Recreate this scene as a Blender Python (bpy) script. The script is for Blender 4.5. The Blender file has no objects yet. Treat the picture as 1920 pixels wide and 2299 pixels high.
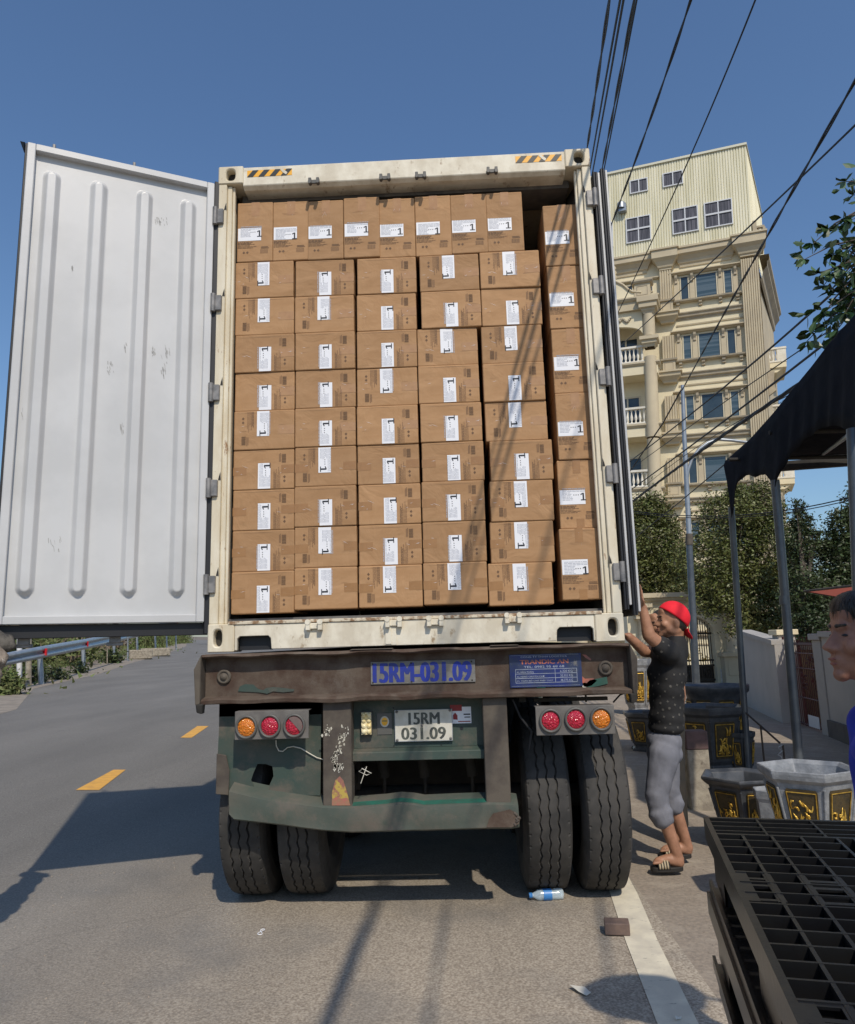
import bpy, bmesh, math, random
from mathutils import Vector, Matrix, Euler
random.seed(7)
R = math.radians
C = bpy.context.scene.collection
sc = bpy.context.scene

# ------------------------------------------------------------------ camera
CAMP = Vector((0.258, -4.364, 1.522)); YAW, PITCH, ROLL = -0.036, 0.174, -0.028; FPX = 1653.14
def cam_axes():
    cy, sy, cp, sp = math.cos(YAW), math.sin(YAW), math.cos(PITCH), math.sin(PITCH)
    f = Vector((sy*cp, cy*cp, sp)); r = Vector((cy, -sy, 0)); u = r.cross(f)
    cr, sr = math.cos(ROLL), math.sin(ROLL)
    return cr*r + sr*u, -sr*r + cr*u, f
cr_, cu_, cf_ = cam_axes()
cam = bpy.data.cameras.new('camera'); camo = bpy.data.objects.new('camera', cam); C.objects.link(camo)
m = Matrix((cr_, cu_, -cf_)).transposed().to_4x4(); m.translation = CAMP
camo.matrix_world = m
cam.sensor_fit = 'HORIZONTAL'; cam.sensor_width = 36; cam.lens = FPX/1920*36
cam.clip_start = 0.05; cam.clip_end = 5000
sc.camera = camo

# ------------------------------------------------------------------ light
SUN = Vector((0.29, -0.85, 1.0)).normalized()            # towards the sun
el = math.asin(SUN.z)
w = bpy.data.worlds.new('World'); sc.world = w; w.use_nodes = True
nt = w.node_tree; bg = nt.nodes['Background']
sky = nt.nodes.new('ShaderNodeTexSky'); sky.sky_type = 'NISHITA'; sky.sun_disc = False
sky.sun_elevation = el; sky.sun_rotation = math.atan2(SUN.x, SUN.y)
sky.air_density = 1.3; sky.dust_density = 1.0; sky.ozone_density = 8.0
nt.links.new(sky.outputs[0], bg.inputs[0]); bg.inputs[1].default_value = 0.12
sl = bpy.data.lights.new('sun', 'SUN'); sl.energy = 3.3; sl.angle = R(0.7); sl.color = (1, 0.90, 0.76)
so = bpy.data.objects.new('sun', sl); C.objects.link(so)
so.rotation_euler = (-SUN).to_track_quat('-Z', 'Y').to_euler()
sc.view_settings.view_transform = 'Standard'; sc.view_settings.look = 'None'
sc.view_settings.exposure = 0; sc.view_settings.gamma = 1

# ------------------------------------------------------------------ measuring helpers (1754-px-wide view of the photo)
K = 1.0947
def ray(u, v): return cf_ + cr_*((u*K-960)/FPX) - cu_*((v*K-1149.5)/FPX)
def at(u, v, x=None, y=None, z=None, d=None):
    D = ray(u, v)
    t = (x-CAMP.x)/D.x if x is not None else (y-CAMP.y)/D.y if y is not None else (z-CAMP.z)/D.z if z is not None else d
    return CAMP + D*t
def gz(x): return -.045*(x+1.3) if x < -1.3 else (-.045*(x-1.6) if x > 1.6 else 0.0)
def gl(u, v, x0=-1.3):
    D = ray(u, v); t = -(CAMP.z+.045*(CAMP.x-x0))/(D.z+.045*D.x); return CAMP + D*t
def gr(u, v): return gl(u, v, 1.6)

# ------------------------------------------------------------------ materials
MATS = {}
def M(name, c, c2=None, sc_=5, rough=.7, metal=0, bump=0, bsc=None, c3=None, t3=.62, s3=3, stretch=(1,1,1), lo=.4, hi=.6,
      island=0, trans=0, spec=.5, alpha=1, coat=0, s3s=(1,1,1), w3=.06):
    if name in MATS: return MATS[name]
    mt = bpy.data.materials.new(name); mt.use_nodes = True; t = mt.node_tree; n = t.nodes; L = t.links
    b = n['Principled BSDF']; b.inputs['Roughness'].default_value = rough; b.inputs['Metallic'].default_value = metal
    b.inputs['Specular IOR Level'].default_value = spec
    b.inputs['Coat Weight'].default_value = coat
    tc = n.new('ShaderNodeTexCoord')
    def noise(scale, st, det=6, rg=.6):
        mp = n.new('ShaderNodeMapping'); mp.inputs['Scale'].default_value = st
        nz = n.new('ShaderNodeTexNoise'); nz.inputs['Scale'].default_value = scale; nz.inputs['Detail'].default_value = det
        nz.inputs['Roughness'].default_value = rg
        L.new(tc.outputs['Object'], mp.inputs[0]); L.new(mp.outputs[0], nz.inputs[0]); return nz.outputs[0]
    def ramp(src, a, bb):
        r = n.new('ShaderNodeMapRange'); r.inputs[1].default_value = a; r.inputs[2].default_value = bb; L.new(src, r.inputs[0]); return r.outputs[0]
    def mix(f, a, bb):
        x = n.new('ShaderNodeMix'); x.data_type = 'RGBA'
        if isinstance(f, float): x.inputs[0].default_value = f
        else: L.new(f, x.inputs[0])
        for i, s in ((6, a), (7, bb)):
            if isinstance(s, tuple): x.inputs[i].default_value = (*s[:3], 1)
            else: L.new(s, x.inputs[i])
        return x.outputs[2]
    col = c
    if c2: col = mix(ramp(noise(sc_, stretch), lo, hi), c, c2)
    if c3: col = mix(ramp(noise(s3, s3s, 8, .7), t3, t3+w3), col, c3)
    if island:
        g = n.new('ShaderNodeNewGeometry'); hs = n.new('ShaderNodeHueSaturation')
        mr = n.new('ShaderNodeMapRange'); mr.inputs[3].default_value = 1-island; mr.inputs[4].default_value = 1+island
        L.new(g.outputs['Random Per Island'], mr.inputs[0]); L.new(mr.outputs[0], hs.inputs['Value'])
        mr2 = n.new('ShaderNodeMapRange'); mr2.inputs[3].default_value = .47; mr2.inputs[4].default_value = .53
        L.new(g.outputs['Random Per Island'], mr2.inputs[0]); L.new(mr2.outputs[0], hs.inputs['Hue'])
        if isinstance(col, tuple): hs.inputs['Color'].default_value = (*col, 1)
        else: L.new(col, hs.inputs['Color'])
        col = hs.outputs[0]
    if isinstance(col, tuple): b.inputs['Base Color'].default_value = (*col, 1)
    else: L.new(col, b.inputs['Base Color'])
    if bump:
        bp = n.new('ShaderNodeBump'); bp.inputs['Strength'].default_value = 1; bp.inputs['Distance'].default_value = bump
        L.new(noise(bsc or sc_*4, stretch, 8), bp.inputs['Height']); L.new(bp.outputs[0], b.inputs['Normal'])
    if trans: b.inputs['Transmission Weight'].default_value = trans
    if alpha < 1: b.inputs['Alpha'].default_value = alpha
    MATS[name] = mt; return mt

m_cream = M('cream_paint', (.72,.66,.52), (.62,.54,.39), 3, .55, bump=.001, bsc=60, c3=(.30,.17,.08), t3=.61, s3=9, stretch=(3,3,.8), s3s=(2,2,.6), w3=.05)
m_sill = M('weathered_cream_paint', (.76,.71,.58), (.60,.54,.42), 7, .6, bump=.001, bsc=50, c3=(.30,.21,.12), t3=.59, s3=9, stretch=(1,1,.7), s3s=(1.6,1,.8), w3=.10)
m_rustedge = M('rusty_edge', (.62,.55,.42), (.25,.15,.08), 30, .8, lo=.45, hi=.58)
m_doorw = M('door_white', (.555,.56,.56), (.50,.505,.505), 2.0, .38, bump=.0006, bsc=9, c3=(.45,.445,.43), t3=.64, s3=5, s3s=(1,1,.6), w3=.2)
m_black = M('black_rubber', (.012,.013,.016), rough=.55)
m_hinge = M('hinge_steel', (.16,.16,.16), (.28,.27,.26), 14, .55, metal=.3)
m_inner = M('container_lining', (.16,.15,.14), (.10,.10,.10), 8, .8)
m_card = M('cardboard', (.41,.242,.122), (.37,.212,.102), 4, .75, bump=.0006, bsc=14, stretch=(1,1,3), spec=.3)
def tint(mt, a):
    t = mt.node_tree; b = t.nodes['Principled BSDF']; src = b.inputs['Base Color'].links[0].from_socket; oi = t.nodes.new('ShaderNodeObjectInfo'); mr = t.nodes.new('ShaderNodeMapRange'); mr.inputs[3].default_value = 1-a; mr.inputs[4].default_value = 1+a
    h = t.nodes.new('ShaderNodeHueSaturation'); t.links.new(oi.outputs['Random'], mr.inputs[0]); t.links.new(mr.outputs[0], h.inputs['Value']); t.links.new(src, h.inputs['Color']); t.links.new(h.outputs[0], b.inputs['Base Color'])
    bp = [n for n in t.nodes if n.bl_idname == 'ShaderNodeBump'][0]; tc = t.nodes.new('ShaderNodeTexCoord'); ad = t.nodes.new('ShaderNodeVectorMath'); t.links.new(tc.outputs['Object'], ad.inputs[0]); t.links.new(oi.outputs['Location'], ad.inputs[1])
    nz = t.nodes.new('ShaderNodeTexNoise'); nz.inputs['Scale'].default_value = 5; nz.inputs['Detail'].default_value = 3; nz.inputs['Distortion'].default_value = 1.2; t.links.new(ad.outputs[0], nz.inputs[0]); b2 = t.nodes.new('ShaderNodeBump'); b2.inputs['Distance'].default_value = .02; b2.inputs['Strength'].default_value = .55
    t.links.new(nz.outputs[0], b2.inputs['Height']); t.links.new(bp.outputs[0], b2.inputs['Normal']); t.links.new(b2.outputs[0], b.inputs['Normal'])
tint(m_card, .09)
m_card2 = M('cardboard_dark_side', (.42,.235,.105), (.37,.20,.09), 4, .8, spec=.3)
m_tape = M('brown_tape', (.30,.155,.06), (.34,.18,.072), 9, .3)
m_clear = M('shiny_tape', (.43,.25,.12), (.40,.225,.108), 20, .15)
m_label = M('label_paper', (.80,.81,.84), rough=.4)
m_ink = M('black_ink', (.015,.017,.025), rough=.5)
m_greyink = M('grey_ink', (.40,.42,.48), rough=.6)
m_brink = M('brown_ink', (.15,.085,.045), rough=.7)
m_rust = M('rusty_steel', (.062,.036,.024), (.105,.078,.058), 7, .85, bump=.0015, bsc=90, c3=(.150,.128,.105), t3=.55, s3=3.2, w3=.2)
m_rust2 = M('grimy_steel', (.105,.088,.068), (.065,.052,.042), 7, .75, bump=.001, bsc=50, c3=(.21,.20,.18), t3=.68, s3=5)
m_green = M('old_green_paint', (.038,.065,.053), (.06,.072,.058), 5, .65, bump=.0012, bsc=30, c3=(.115,.10,.078), t3=.50, s3=4.5, w3=.16)
m_bump = M('scuffed_bumper', (.095,.095,.075), (.065,.082,.066), 4, .65, bump=.0015, bsc=25, c3=(.13,.11,.088), t3=.5, s3=6, w3=.2)
m_green2 = M('bright_green_paint', (.018,.13,.09), (.03,.09,.065), 10, .6, c3=(.16,.13,.11), t3=.63, s3=14)
m_dark = M('chassis_dark', (.025,.024,.022), (.04,.036,.03), 8, .85)
m_tyre = M('tyre_rubber', (.030,.029,.027), (.055,.051,.046), 7, .8, bump=.0004, bsc=150)
m_plate = M('plate_cream', (.62,.60,.52), (.5,.47,.38), 9, .5, c3=(.32,.28,.2), t3=.68, s3=12)
m_greyplate = M('worn_grey_plate', (.20,.195,.185), (.135,.13,.12), 14, .6, c3=(.10,.09,.075), t3=.60, s3=18)
m_blue = M('blue_letter_paint', (.012,.03,.30), (.02,.035,.20), 20, .5, c3=(.15,.16,.17), t3=.66, s3=26)
m_bluepl = M('blue_sign', (.014,.028,.15), (.03,.045,.10), 9, .4, c3=(.15,.15,.15), t3=.60, s3=9)
m_white = M('white_print', (.42,.47,.55), (.30,.33,.40), 30, .5)
m_orange = M('orange_print', (.48,.14,.08), (.25,.10,.08), 20, .5)
m_lampg = M('lamp_grey', (.16,.15,.135), (.12,.11,.10), 12, .6)
m_ring = M('lamp_ring', (.10,.098,.09), rough=.5)
def lens_mat(name, c, c2):
    mt = M(name, c, rough=.15, coat=.6); t = mt.node_tree; b = t.nodes['Principled BSDF']
    tc = t.nodes.new('ShaderNodeTexCoord'); v = t.nodes.new('ShaderNodeTexVoronoi'); v.inputs['Scale'].default_value = 95
    t.links.new(tc.outputs['Object'], v.inputs[0])
    r = t.nodes.new('ShaderNodeValToRGB'); r.color_ramp.elements[0].color = (*c2, 1); r.color_ramp.elements[0].position = .0
    r.color_ramp.elements[1].color = (*c, 1); r.color_ramp.elements[1].position = .38
    t.links.new(v.outputs[0], r.inputs[0]); t.links.new(r.outputs[0], b.inputs['Base Color'])
    bp = t.nodes.new('ShaderNodeBump'); bp.inputs['Distance'].default_value = .006; bp.inputs['Strength'].default_value = 1
    t.links.new(v.outputs[0], bp.inputs['Height']); t.links.new(bp.outputs[0], b.inputs['Normal']); return mt
m_red = lens_mat('red_lens', (.42,.008,.03), (.75,.06,.10)); m_amb = lens_mat('amber_lens', (.62,.17,.008), (.9,.42,.06))
m_cream_lens = M('cream_lens', (.75,.60,.28), (.85,.78,.55), 30, .2, bump=.003, bsc=40)
m_yel = M('hazard_yellow', (.85,.42,.03), rough=.5); m_hblk = M('hazard_black', (.02,.025,.025), rough=.5)
m_skin = M('skin', (.40,.205,.125), (.31,.155,.092), 14, .55, bump=.0008, bsc=110, c3=(.26,.125,.075), t3=.60, s3=30, w3=.15)
m_skin2 = M('skin_weathered', (.34,.155,.095), (.25,.11,.07), 16, .5, bump=.0010, bsc=160, c3=(.19,.085,.055), t3=.58, s3=45, w3=.18)
m_hair = M('black_hair', (.012,.010,.009), (.03,.025,.02), 60, .45, bump=.003, bsc=120, stretch=(1,1,.25))
m_cap = M('red_cap', (.80,.012,.03), (.70,.01,.025), 8, .8, bump=.0006, bsc=150)
m_shirt = M('black_shirt', (.012,.012,.013), (.018,.018,.019), 6, .85, bump=.004, bsc=7)
m_motif = M('shirt_motif', (.10,.095,.085), rough=.8)
m_short = M('grey_jersey', (.20,.205,.235), (.155,.16,.185), 9, .9, bump=.006, bsc=8)
m_bshirt = M('blue_shirt', (.012,.035,.42), (.01,.025,.30), 6, .8, bump=.006, bsc=9)
m_sandal = M('sandal_rubber', (.02,.018,.016), rough=.7); m_strap = M('sandal_strap', (.42,.34,.22), rough=.7)
m_pallet = M('black_plastic', (.006,.006,.007), (.010,.010,.010), 6, .30, bump=.0005, bsc=50, c3=(.025,.023,.02), t3=.66, s3=12)
m_asph = M('asphalt', (.122,.115,.104), (.212,.200,.180), 75, .85, bump=.005, bsc=110, c3=(.36,.34,.30), t3=.60, s3=85, w3=.06, lo=.34, hi=.66)
def dust(mt):
    t = mt.node_tree; n = t.nodes; L = t.links; b = n['Principled BSDF']; src = b.inputs['Base Color'].links[0].from_socket
    tc = n.new('ShaderNodeTexCoord'); sx = n.new('ShaderNodeSeparateXYZ'); L.new(tc.outputs['Object'], sx.inputs[0])
    mr = n.new('ShaderNodeMapRange'); mr.inputs[1].default_value = -3.2; mr.inputs[2].default_value = -.4; L.new(sx.outputs[0], mr.inputs[0])
    my = n.new('ShaderNodeMapRange'); my.inputs[1].default_value = 3.2; my.inputs[2].default_value = -.2; L.new(sx.outputs[1], my.inputs[0])
    nz = n.new('ShaderNodeTexNoise'); nz.inputs['Scale'].default_value = 1.3; nz.inputs['Detail'].default_value = 6; L.new(tc.outputs['Object'], nz.inputs[0])
    r = n.new('ShaderNodeMapRange'); r.inputs[1].default_value = .22; r.inputs[2].default_value = .5; L.new(nz.outputs[0], r.inputs[0])
    m1 = n.new('ShaderNodeMath'); m1.operation = 'MULTIPLY'; L.new(mr.outputs[0], m1.inputs[0]); L.new(my.outputs[0], m1.inputs[1])
    m2 = n.new('ShaderNodeMath'); m2.operation = 'MULTIPLY'; L.new(m1.outputs[0], m2.inputs[0]); L.new(r.outputs[0], m2.inputs[1])
    x = n.new('ShaderNodeMix'); x.data_type = 'RGBA'; L.new(m2.outputs[0], x.inputs[0]); L.new(src, x.inputs[6])
    nf = n.new('ShaderNodeTexNoise'); nf.inputs['Scale'].default_value = 90; nf.inputs['Detail'].default_value = 4; L.new(tc.outputs['Object'], nf.inputs[0])
    cr = n.new('ShaderNodeValToRGB'); cr.color_ramp.elements[0].position = .35; cr.color_ramp.elements[1].position = .68; cr.color_ramp.elements[0].color = (.23,.19,.145,1); cr.color_ramp.elements[1].color = (.46,.40,.315,1); L.new(nf.outputs[0], cr.inputs[0])
    L.new(cr.outputs[0], x.inputs[7])
    mp = n.new('ShaderNodeMapping'); mp.inputs['Scale'].default_value = (1,.18,1); L.new(tc.outputs['Object'], mp.inputs[0])
    nb = n.new('ShaderNodeTexNoise'); nb.inputs['Scale'].default_value = 1.1; nb.inputs['Detail'].default_value = 5; L.new(mp.outputs[0], nb.inputs[0])
    rb_ = n.new('ShaderNodeMapRange'); rb_.inputs[1].default_value = .3; rb_.inputs[2].default_value = .7; rb_.inputs[3].default_value = .84; rb_.inputs[4].default_value = 1.16; L.new(nb.outputs[0], rb_.inputs[0])
    vo = n.new('ShaderNodeTexVoronoi'); vo.feature = 'DISTANCE_TO_EDGE'; vo.inputs['Scale'].default_value = .55; nd = n.new('ShaderNodeTexNoise'); nd.inputs['Scale'].default_value = 3; nd.inputs['Detail'].default_value = 6; L.new(tc.outputs['Object'], nd.inputs[0])
    mxv = n.new('ShaderNodeMix'); mxv.data_type = 'VECTOR'; mxv.inputs[0].default_value = .22; L.new(tc.outputs['Object'], mxv.inputs[4]); L.new(nd.outputs[1], mxv.inputs[5]); L.new(mxv.outputs[1], vo.inputs[0])
    rc = n.new('ShaderNodeMapRange'); rc.inputs[1].default_value = .0; rc.inputs[2].default_value = .006; rc.inputs[3].default_value = .88; rc.inputs[4].default_value = 1; L.new(vo.outputs[0], rc.inputs[0])
    mm = n.new('ShaderNodeMath'); mm.operation = 'MULTIPLY'; L.new(rb_.outputs[0], mm.inputs[0]); L.new(rc.outputs[0], mm.inputs[1])
    hs_ = n.new('ShaderNodeHueSaturation'); L.new(x.outputs[2], hs_.inputs['Color']); L.new(mm.outputs[0], hs_.inputs['Value']); L.new(hs_.outputs[0], b.inputs['Base Color'])
dust(m_asph)
m_pave = M('dusty_concrete', (.33,.275,.215), (.225,.19,.152), 42, .92, bump=.005, bsc=60, c3=(.40,.345,.275), t3=.50, s3=3.2, w3=.22, s3s=(1,1.5,1), lo=.35, hi=.65)
m_dirt = M('dry_earth', (.22,.18,.14), (.16,.13,.10), 1.2, .95, bump=.02, bsc=12)
m_line = M('white_road_paint', (.72,.66,.51), (.58,.53,.42), 5, .8, bump=.001, bsc=120, c3=(.22,.20,.17), t3=.60, s3=16, w3=.08, s3s=(1,3,1))
m_yline = M('yellow_road_paint', (.75,.40,.07), (.62,.33,.07), 9, .8, c3=(.25,.2,.13), t3=.66, s3=40)
m_stucco = M('cream_stucco', (.76,.68,.48), (.70,.62,.43), 1.2, .8, bump=.002, bsc=20)
m_stone = M('beige_stone', (.56,.48,.33), (.50,.425,.295), .8, .8, bump=.003, bsc=12)
m_stoned = M('weathered_stone', (.46,.395,.28), (.36,.31,.23), 1.5, .85, bump=.004, bsc=12)
m_glass = M('window_glass', (.025,.045,.065), (.045,.07,.09), .8, .12, spec=.45)
m_wframe = M('window_frame_white', (.62,.64,.66), rough=.5)
m_curt = M('curtain', (.14,.14,.17), (.03,.035,.05), 22, .8, stretch=(1,1,.02))
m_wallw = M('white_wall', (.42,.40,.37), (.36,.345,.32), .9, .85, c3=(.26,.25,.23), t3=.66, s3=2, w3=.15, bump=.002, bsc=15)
m_wallb = M('wall_plinth', (.12,.11,.10), (.08,.075,.07), 3, .9)
m_gred = M('red_iron', (.085,.008,.008), (.05,.006,.006), 9, .5)
m_iron = M('dark_iron', (.035,.025,.018), rough=.5); m_gold = M('gold_paint', (.80,.52,.10), (.45,.26,.04), 25, .35, metal=.6, bump=.003, bsc=60)
m_pot = M('dark_glazed_pot', (.050,.055,.062), (.085,.09,.098), 9, .38, bump=.0015, bsc=30)
m_potl = M('silver_grey_pot', (.20,.21,.22), (.30,.31,.32), 14, .42, bump=.003, bsc=70)
m_soot = M('dark_relief_ground', (.045,.035,.018), (.08,.055,.02), 20, .5, bump=.004, bsc=50)
m_tarp = M('black_shade_cloth', (.009,.010,.014), (.014,.015,.020), 5, .9, bump=.008, bsc=6, spec=.1)
m_pole = M('grey_steel_pole', (.085,.10,.12), (.12,.135,.15), 4, .35, metal=.4)
m_galv = M('galvanised_steel', (.36,.39,.42), (.28,.31,.34), 3, .4, metal=.5)
m_cable = M('black_cable', (.012,.013,.018), rough=.6)
m_leaf = M('leaf_green', (.085,.098,.022), (.125,.13,.036), .8, .5, island=.5)
m_leafd = M('leaf_dark', (.035,.052,.016), (.05,.066,.020), .6, .5, island=.5)
m_leafn = M('leaf_broad', (.035,.07,.018), (.05,.085,.022), 3, .4, island=.4)
m_grass = M('weed_green', (.085,.12,.03), (.12,.13,.045), 1, .8, island=.5)
m_reed = M('dry_reed', (.24,.19,.13), (.17,.13,.09), 2, .9, island=.4)
m_bark = M('bark', (.06,.048,.035), (.10,.08,.062), 6, .9, bump=.02, bsc=12)
m_brick = M('brown_brick', (.17,.115,.09), (.13,.09,.075), 20, .85, bump=.001, bsc=80)
m_conc = M('old_concrete', (.36,.32,.25), (.22,.19,.15), 9, .9, bump=.006, bsc=30, c3=(.12,.10,.07), t3=.6, s3=12)
m_purp = M('faded_purple_paint', (.14,.085,.08), (.10,.065,.06), 12, .85)
m_brick_wall = M('brown_brick_wall', (.22,.14,.11), (.16,.10,.08), 3, .9)
m_refl = M('red_reflector', (.6,.02,.03), rough=.3)
m_plbot = M('clear_plastic', (.65,.78,.85), rough=.12, alpha=.55, spec=.8); m_blab = M('blue_bottle_label', (.05,.22,.55), rough=.4)
m_paper = M('litter_paper', (.62,.60,.52), rough=.8)
m_scrapred = M('added_parasol_cloth', (.45,.045,.035), (.36,.04,.03), 8, .7)
m_shed = None

# ------------------------------------------------------------------ mesh builder
ORG = {}
def worg(o): return ORG.get(o.name, Vector((0,0,0))) if o else Vector((0,0,0))
class MB:
    def __init__(s): s.v = []; s.f = []; s.mi = []; s.k = 0; s.sm = []
    def add(s, vs, fs, sm=False):
        o = len(s.v); s.v += [Vector(a) for a in vs]
        for f in fs: s.f.append(tuple(i+o for i in f)); s.mi.append(s.k); s.sm.append(sm)
        return s
    def box(s, x0, x1, y0, y1, z0, z1, mat=None):
        vs = [Vector((x, y, z)) for x in (x0, x1) for y in (y0, y1) for z in (z0, z1)]
        if mat: vs = [mat @ a for a in vs]
        return s.add(vs, [(0,1,3,2),(4,6,7,5),(0,4,5,1),(2,3,7,6),(0,2,6,4),(1,5,7,3)])
    def prism(s, pts, d):            # polygon of 3D points, pushed by d
        n = len(pts); d = Vector(d); vs = [Vector(p) for p in pts] + [Vector(p)+d for p in pts]
        return s.add(vs, [tuple(range(n))[::-1], tuple(range(n, 2*n))] + [(i, (i+1) % n, n+(i+1) % n, n+i) for i in range(n)])
    def poly(s, pts): return s.add(pts, [tuple(range(len(pts)))])
    def tube(s, path, r, n=8, cap=True):
        path = [Vector(p) for p in path]; rs = r if isinstance(r, (list, tuple)) else [r]*len(path)
        up = Vector((0,0,1)); o = len(s.v); vs = []; fs = []; ax = None
        for i, p in enumerate(path):
            t = (path[min(i+1, len(path)-1)]-path[max(i-1, 0)]).normalized()
            if ax is None: ax = t.cross(up if abs(t.z) < .9 else Vector((1,0,0))).normalized()
            ax = (ax - t*ax.dot(t)).normalized(); b = t.cross(ax)
            for j in range(n):
                a = 2*math.pi*j/n; vs.append(p+(ax*math.cos(a)+b*math.sin(a))*rs[i])
        for i in range(len(path)-1):
            for j in range(n): fs.append((i*n+j, i*n+(j+1) % n, (i+1)*n+(j+1) % n, (i+1)*n+j))
        s.add(vs, fs, True)
        if cap:
            s.add(vs[:n], [tuple(range(n))[::-1]]); s.add(vs[-n:], [tuple(range(n))])
        return s
    def lathe(s, prof, c=(0,0,0), n=24, ax='z', sm=True, rot0=0, sx=1, sy=1):
        c = Vector(c); vs = []; fs = []
        for r, h in prof:
            for j in range(n):
                a = 2*math.pi*j/n+rot0; p = (r*math.cos(a)*sx, r*math.sin(a)*sy, h)
                vs.append(c+Vector(p if ax == 'z' else (p[0], p[2], p[1]) if ax == 'y' else (p[2], p[0], p[1])))
        m_ = len(prof)
        for i in range(m_-1):
            for j in range(n): fs.append((i*n+j, i*n+(j+1) % n, (i+1)*n+(j+1) % n, (i+1)*n+j))
        return s.add(vs, fs, sm)
    def disc(s, c, r, ax='y', n=24, r2=None):
        c = Vector(c); r2 = r2 or r
        return s.add([c+(Vector((r*math.cos(a), 0, r2*math.sin(a))) if ax == 'y' else Vector((r*math.cos(a), r2*math.sin(a), 0))) for a in [2*math.pi*j/n for j in range(n)]], [tuple(range(n))])
    def grid(s, rows, sm=True, closed=False):
        nr, nc = len(rows), len(rows[0]); fs = []
        for i in range(nr-1):
            for j in range(nc if closed else nc-1): fs.append((i*nc+j, i*nc+(j+1) % nc, (i+1)*nc+(j+1) % nc, (i+1)*nc+j))
        return s.add([p for r in rows for p in r], fs, sm)
    def xf(s, mat): s.v = [mat @ a for a in s.v]; return s
    def mesh(s, name, mats, off=Vector((0,0,0))):
        me = bpy.data.meshes.new(name); me.from_pydata([tuple(a-off) for a in s.v], [], s.f)
        for mt in (mats if isinstance(mats, (list, tuple)) else [mats]): me.materials.append(mt)
        me.polygons.foreach_set('material_index', s.mi); me.polygons.foreach_set('use_smooth', s.sm); me.update(); return me
    def build(s, name, mats, parent=None, local=False, bevel=0, fixn=True, segs=1, solid=0):
        off = Vector((0,0,0)) if local or not parent else worg(parent)
        me = s.mesh(name, mats, off)
        if fixn:
            b = bmesh.new(); b.from_mesh(me); bmesh.ops.recalc_face_normals(b, faces=b.faces); b.to_mesh(me); b.free()
        o = bpy.data.objects.new(name, me); C.objects.link(o)
        if parent: o.parent = parent
        ORG[o.name] = off
        if bevel:
            mo = o.modifiers.new('b', 'BEVEL'); mo.width = bevel; mo.segments = segs; mo.limit_method = 'ANGLE'; mo.angle_limit = R(40)
        if solid:
            mo = o.modifiers.new('s', 'SOLIDIFY'); mo.thickness = solid; mo.offset = 0
        return o
def tag(o, label=None, cat=None, group=None, kind=None):
    if label: o['label'] = label
    if cat: o['category'] = cat
    if group: o['group'] = group
    if kind: o['kind'] = kind
    return o
def thing(name, label, cat, loc=(0,0,0), group=None, rot=None):
    o = bpy.data.objects.new(name, None); C.objects.link(o); o.location = loc; o.empty_display_size = .1
    if rot is not None: o.rotation_euler = rot
    ORG[o.name] = Vector(loc); return tag(o, label, cat, group)
def copy_tree(o, parent=None):
    c = o.copy(); C.objects.link(c)
    if parent: c.parent = parent
    for ch in list(o.children): copy_tree(ch, c)
    return c
def text(s, size, sx=1, bold=0, sp=1):
    cu = bpy.data.curves.new('t', 'FONT'); cu.body = s; cu.size = size; cu.offset = bold; cu.align_x = 'CENTER'; cu.align_y = 'CENTER'
    cu.space_character = sp; cu.resolution_u = 3
    o = bpy.data.objects.new('t', cu); C.objects.link(o); bpy.context.view_layer.update()
    me = bpy.data.meshes.new_from_object(o.evaluated_get(bpy.context.evaluated_depsgraph_get()))
    vs = [(v.co.x*sx, 0, v.co.y) for v in me.vertices]; fs = [tuple(p.vertices) for p in me.polygons]
    bpy.data.objects.remove(o); bpy.data.meshes.remove(me); bpy.data.curves.remove(cu); return vs, fs
def fit_text(mb, s, cx, y, cz, w_, h_, bold=0, rot=0):
    vs, fs = text(s, 1, 1, 0)
    xs = [v[0] for v in vs]; zs = [v[2] for v in vs]; kx = w_/(max(xs)-min(xs)); kz = h_/(max(zs)-min(zs))
    mx, mz = (max(xs)+min(xs))/2, (max(zs)+min(zs))/2
    for i in range(5 if bold else 1):
        sh = (i-2)*bold*h_*.5 if bold else 0; dz = ((i % 2)-.5)*bold*h_*.3 if bold else 0
        mb.add([(cx+(v[0]-mx)*kx+sh, y-.00012*i, cz+(v[2]-mz)*kz+dz) for v in vs], fs)
# organic bodies: overlapping rounded volumes fused into one skin
def ell(mb, c, r, rot=None, n=20):
    c = Vector(c); rm = rot.to_matrix() if isinstance(rot, Euler) else (rot or Matrix.Identity(3)); rows = []
    for i in range(1, n):
        th = math.pi*i/n; rows.append([c+rm @ Vector((r[0]*math.sin(th)*math.cos(a), r[1]*math.sin(th)*math.sin(a), r[2]*math.cos(th))) for a in [2*math.pi*j/n for j in range(n)]])
    mb.grid(rows, True, True); mb.add(rows[0], [tuple(range(n))]); mb.add(rows[-1], [tuple(range(n))[::-1]])
def cap(mb, p0, p1, r0, r1=None, n=14):
    p0, p1 = Vector(p0), Vector(p1); r1 = r0 if r1 is None else r1; d = (p1-p0).normalized()
    pts = []; rs = []
    for a in (80, 60, 35, 12): pts.append(p0-d*r0*math.sin(R(a))); rs.append(r0*math.cos(R(a)))
    for k in range(5): pts.append(p0.lerp(p1, k/4)); rs.append(r0+(r1-r0)*k/4)
    for a in (12, 35, 60, 80): pts.append(p1+d*r1*math.sin(R(a))); rs.append(r1*math.cos(R(a)))
    mb.tube(pts, rs, n)
def chain(mb, pts, rs):
    for i in range(len(pts)-1): cap(mb, pts[i], pts[i+1], rs[i], rs[i+1])
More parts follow.
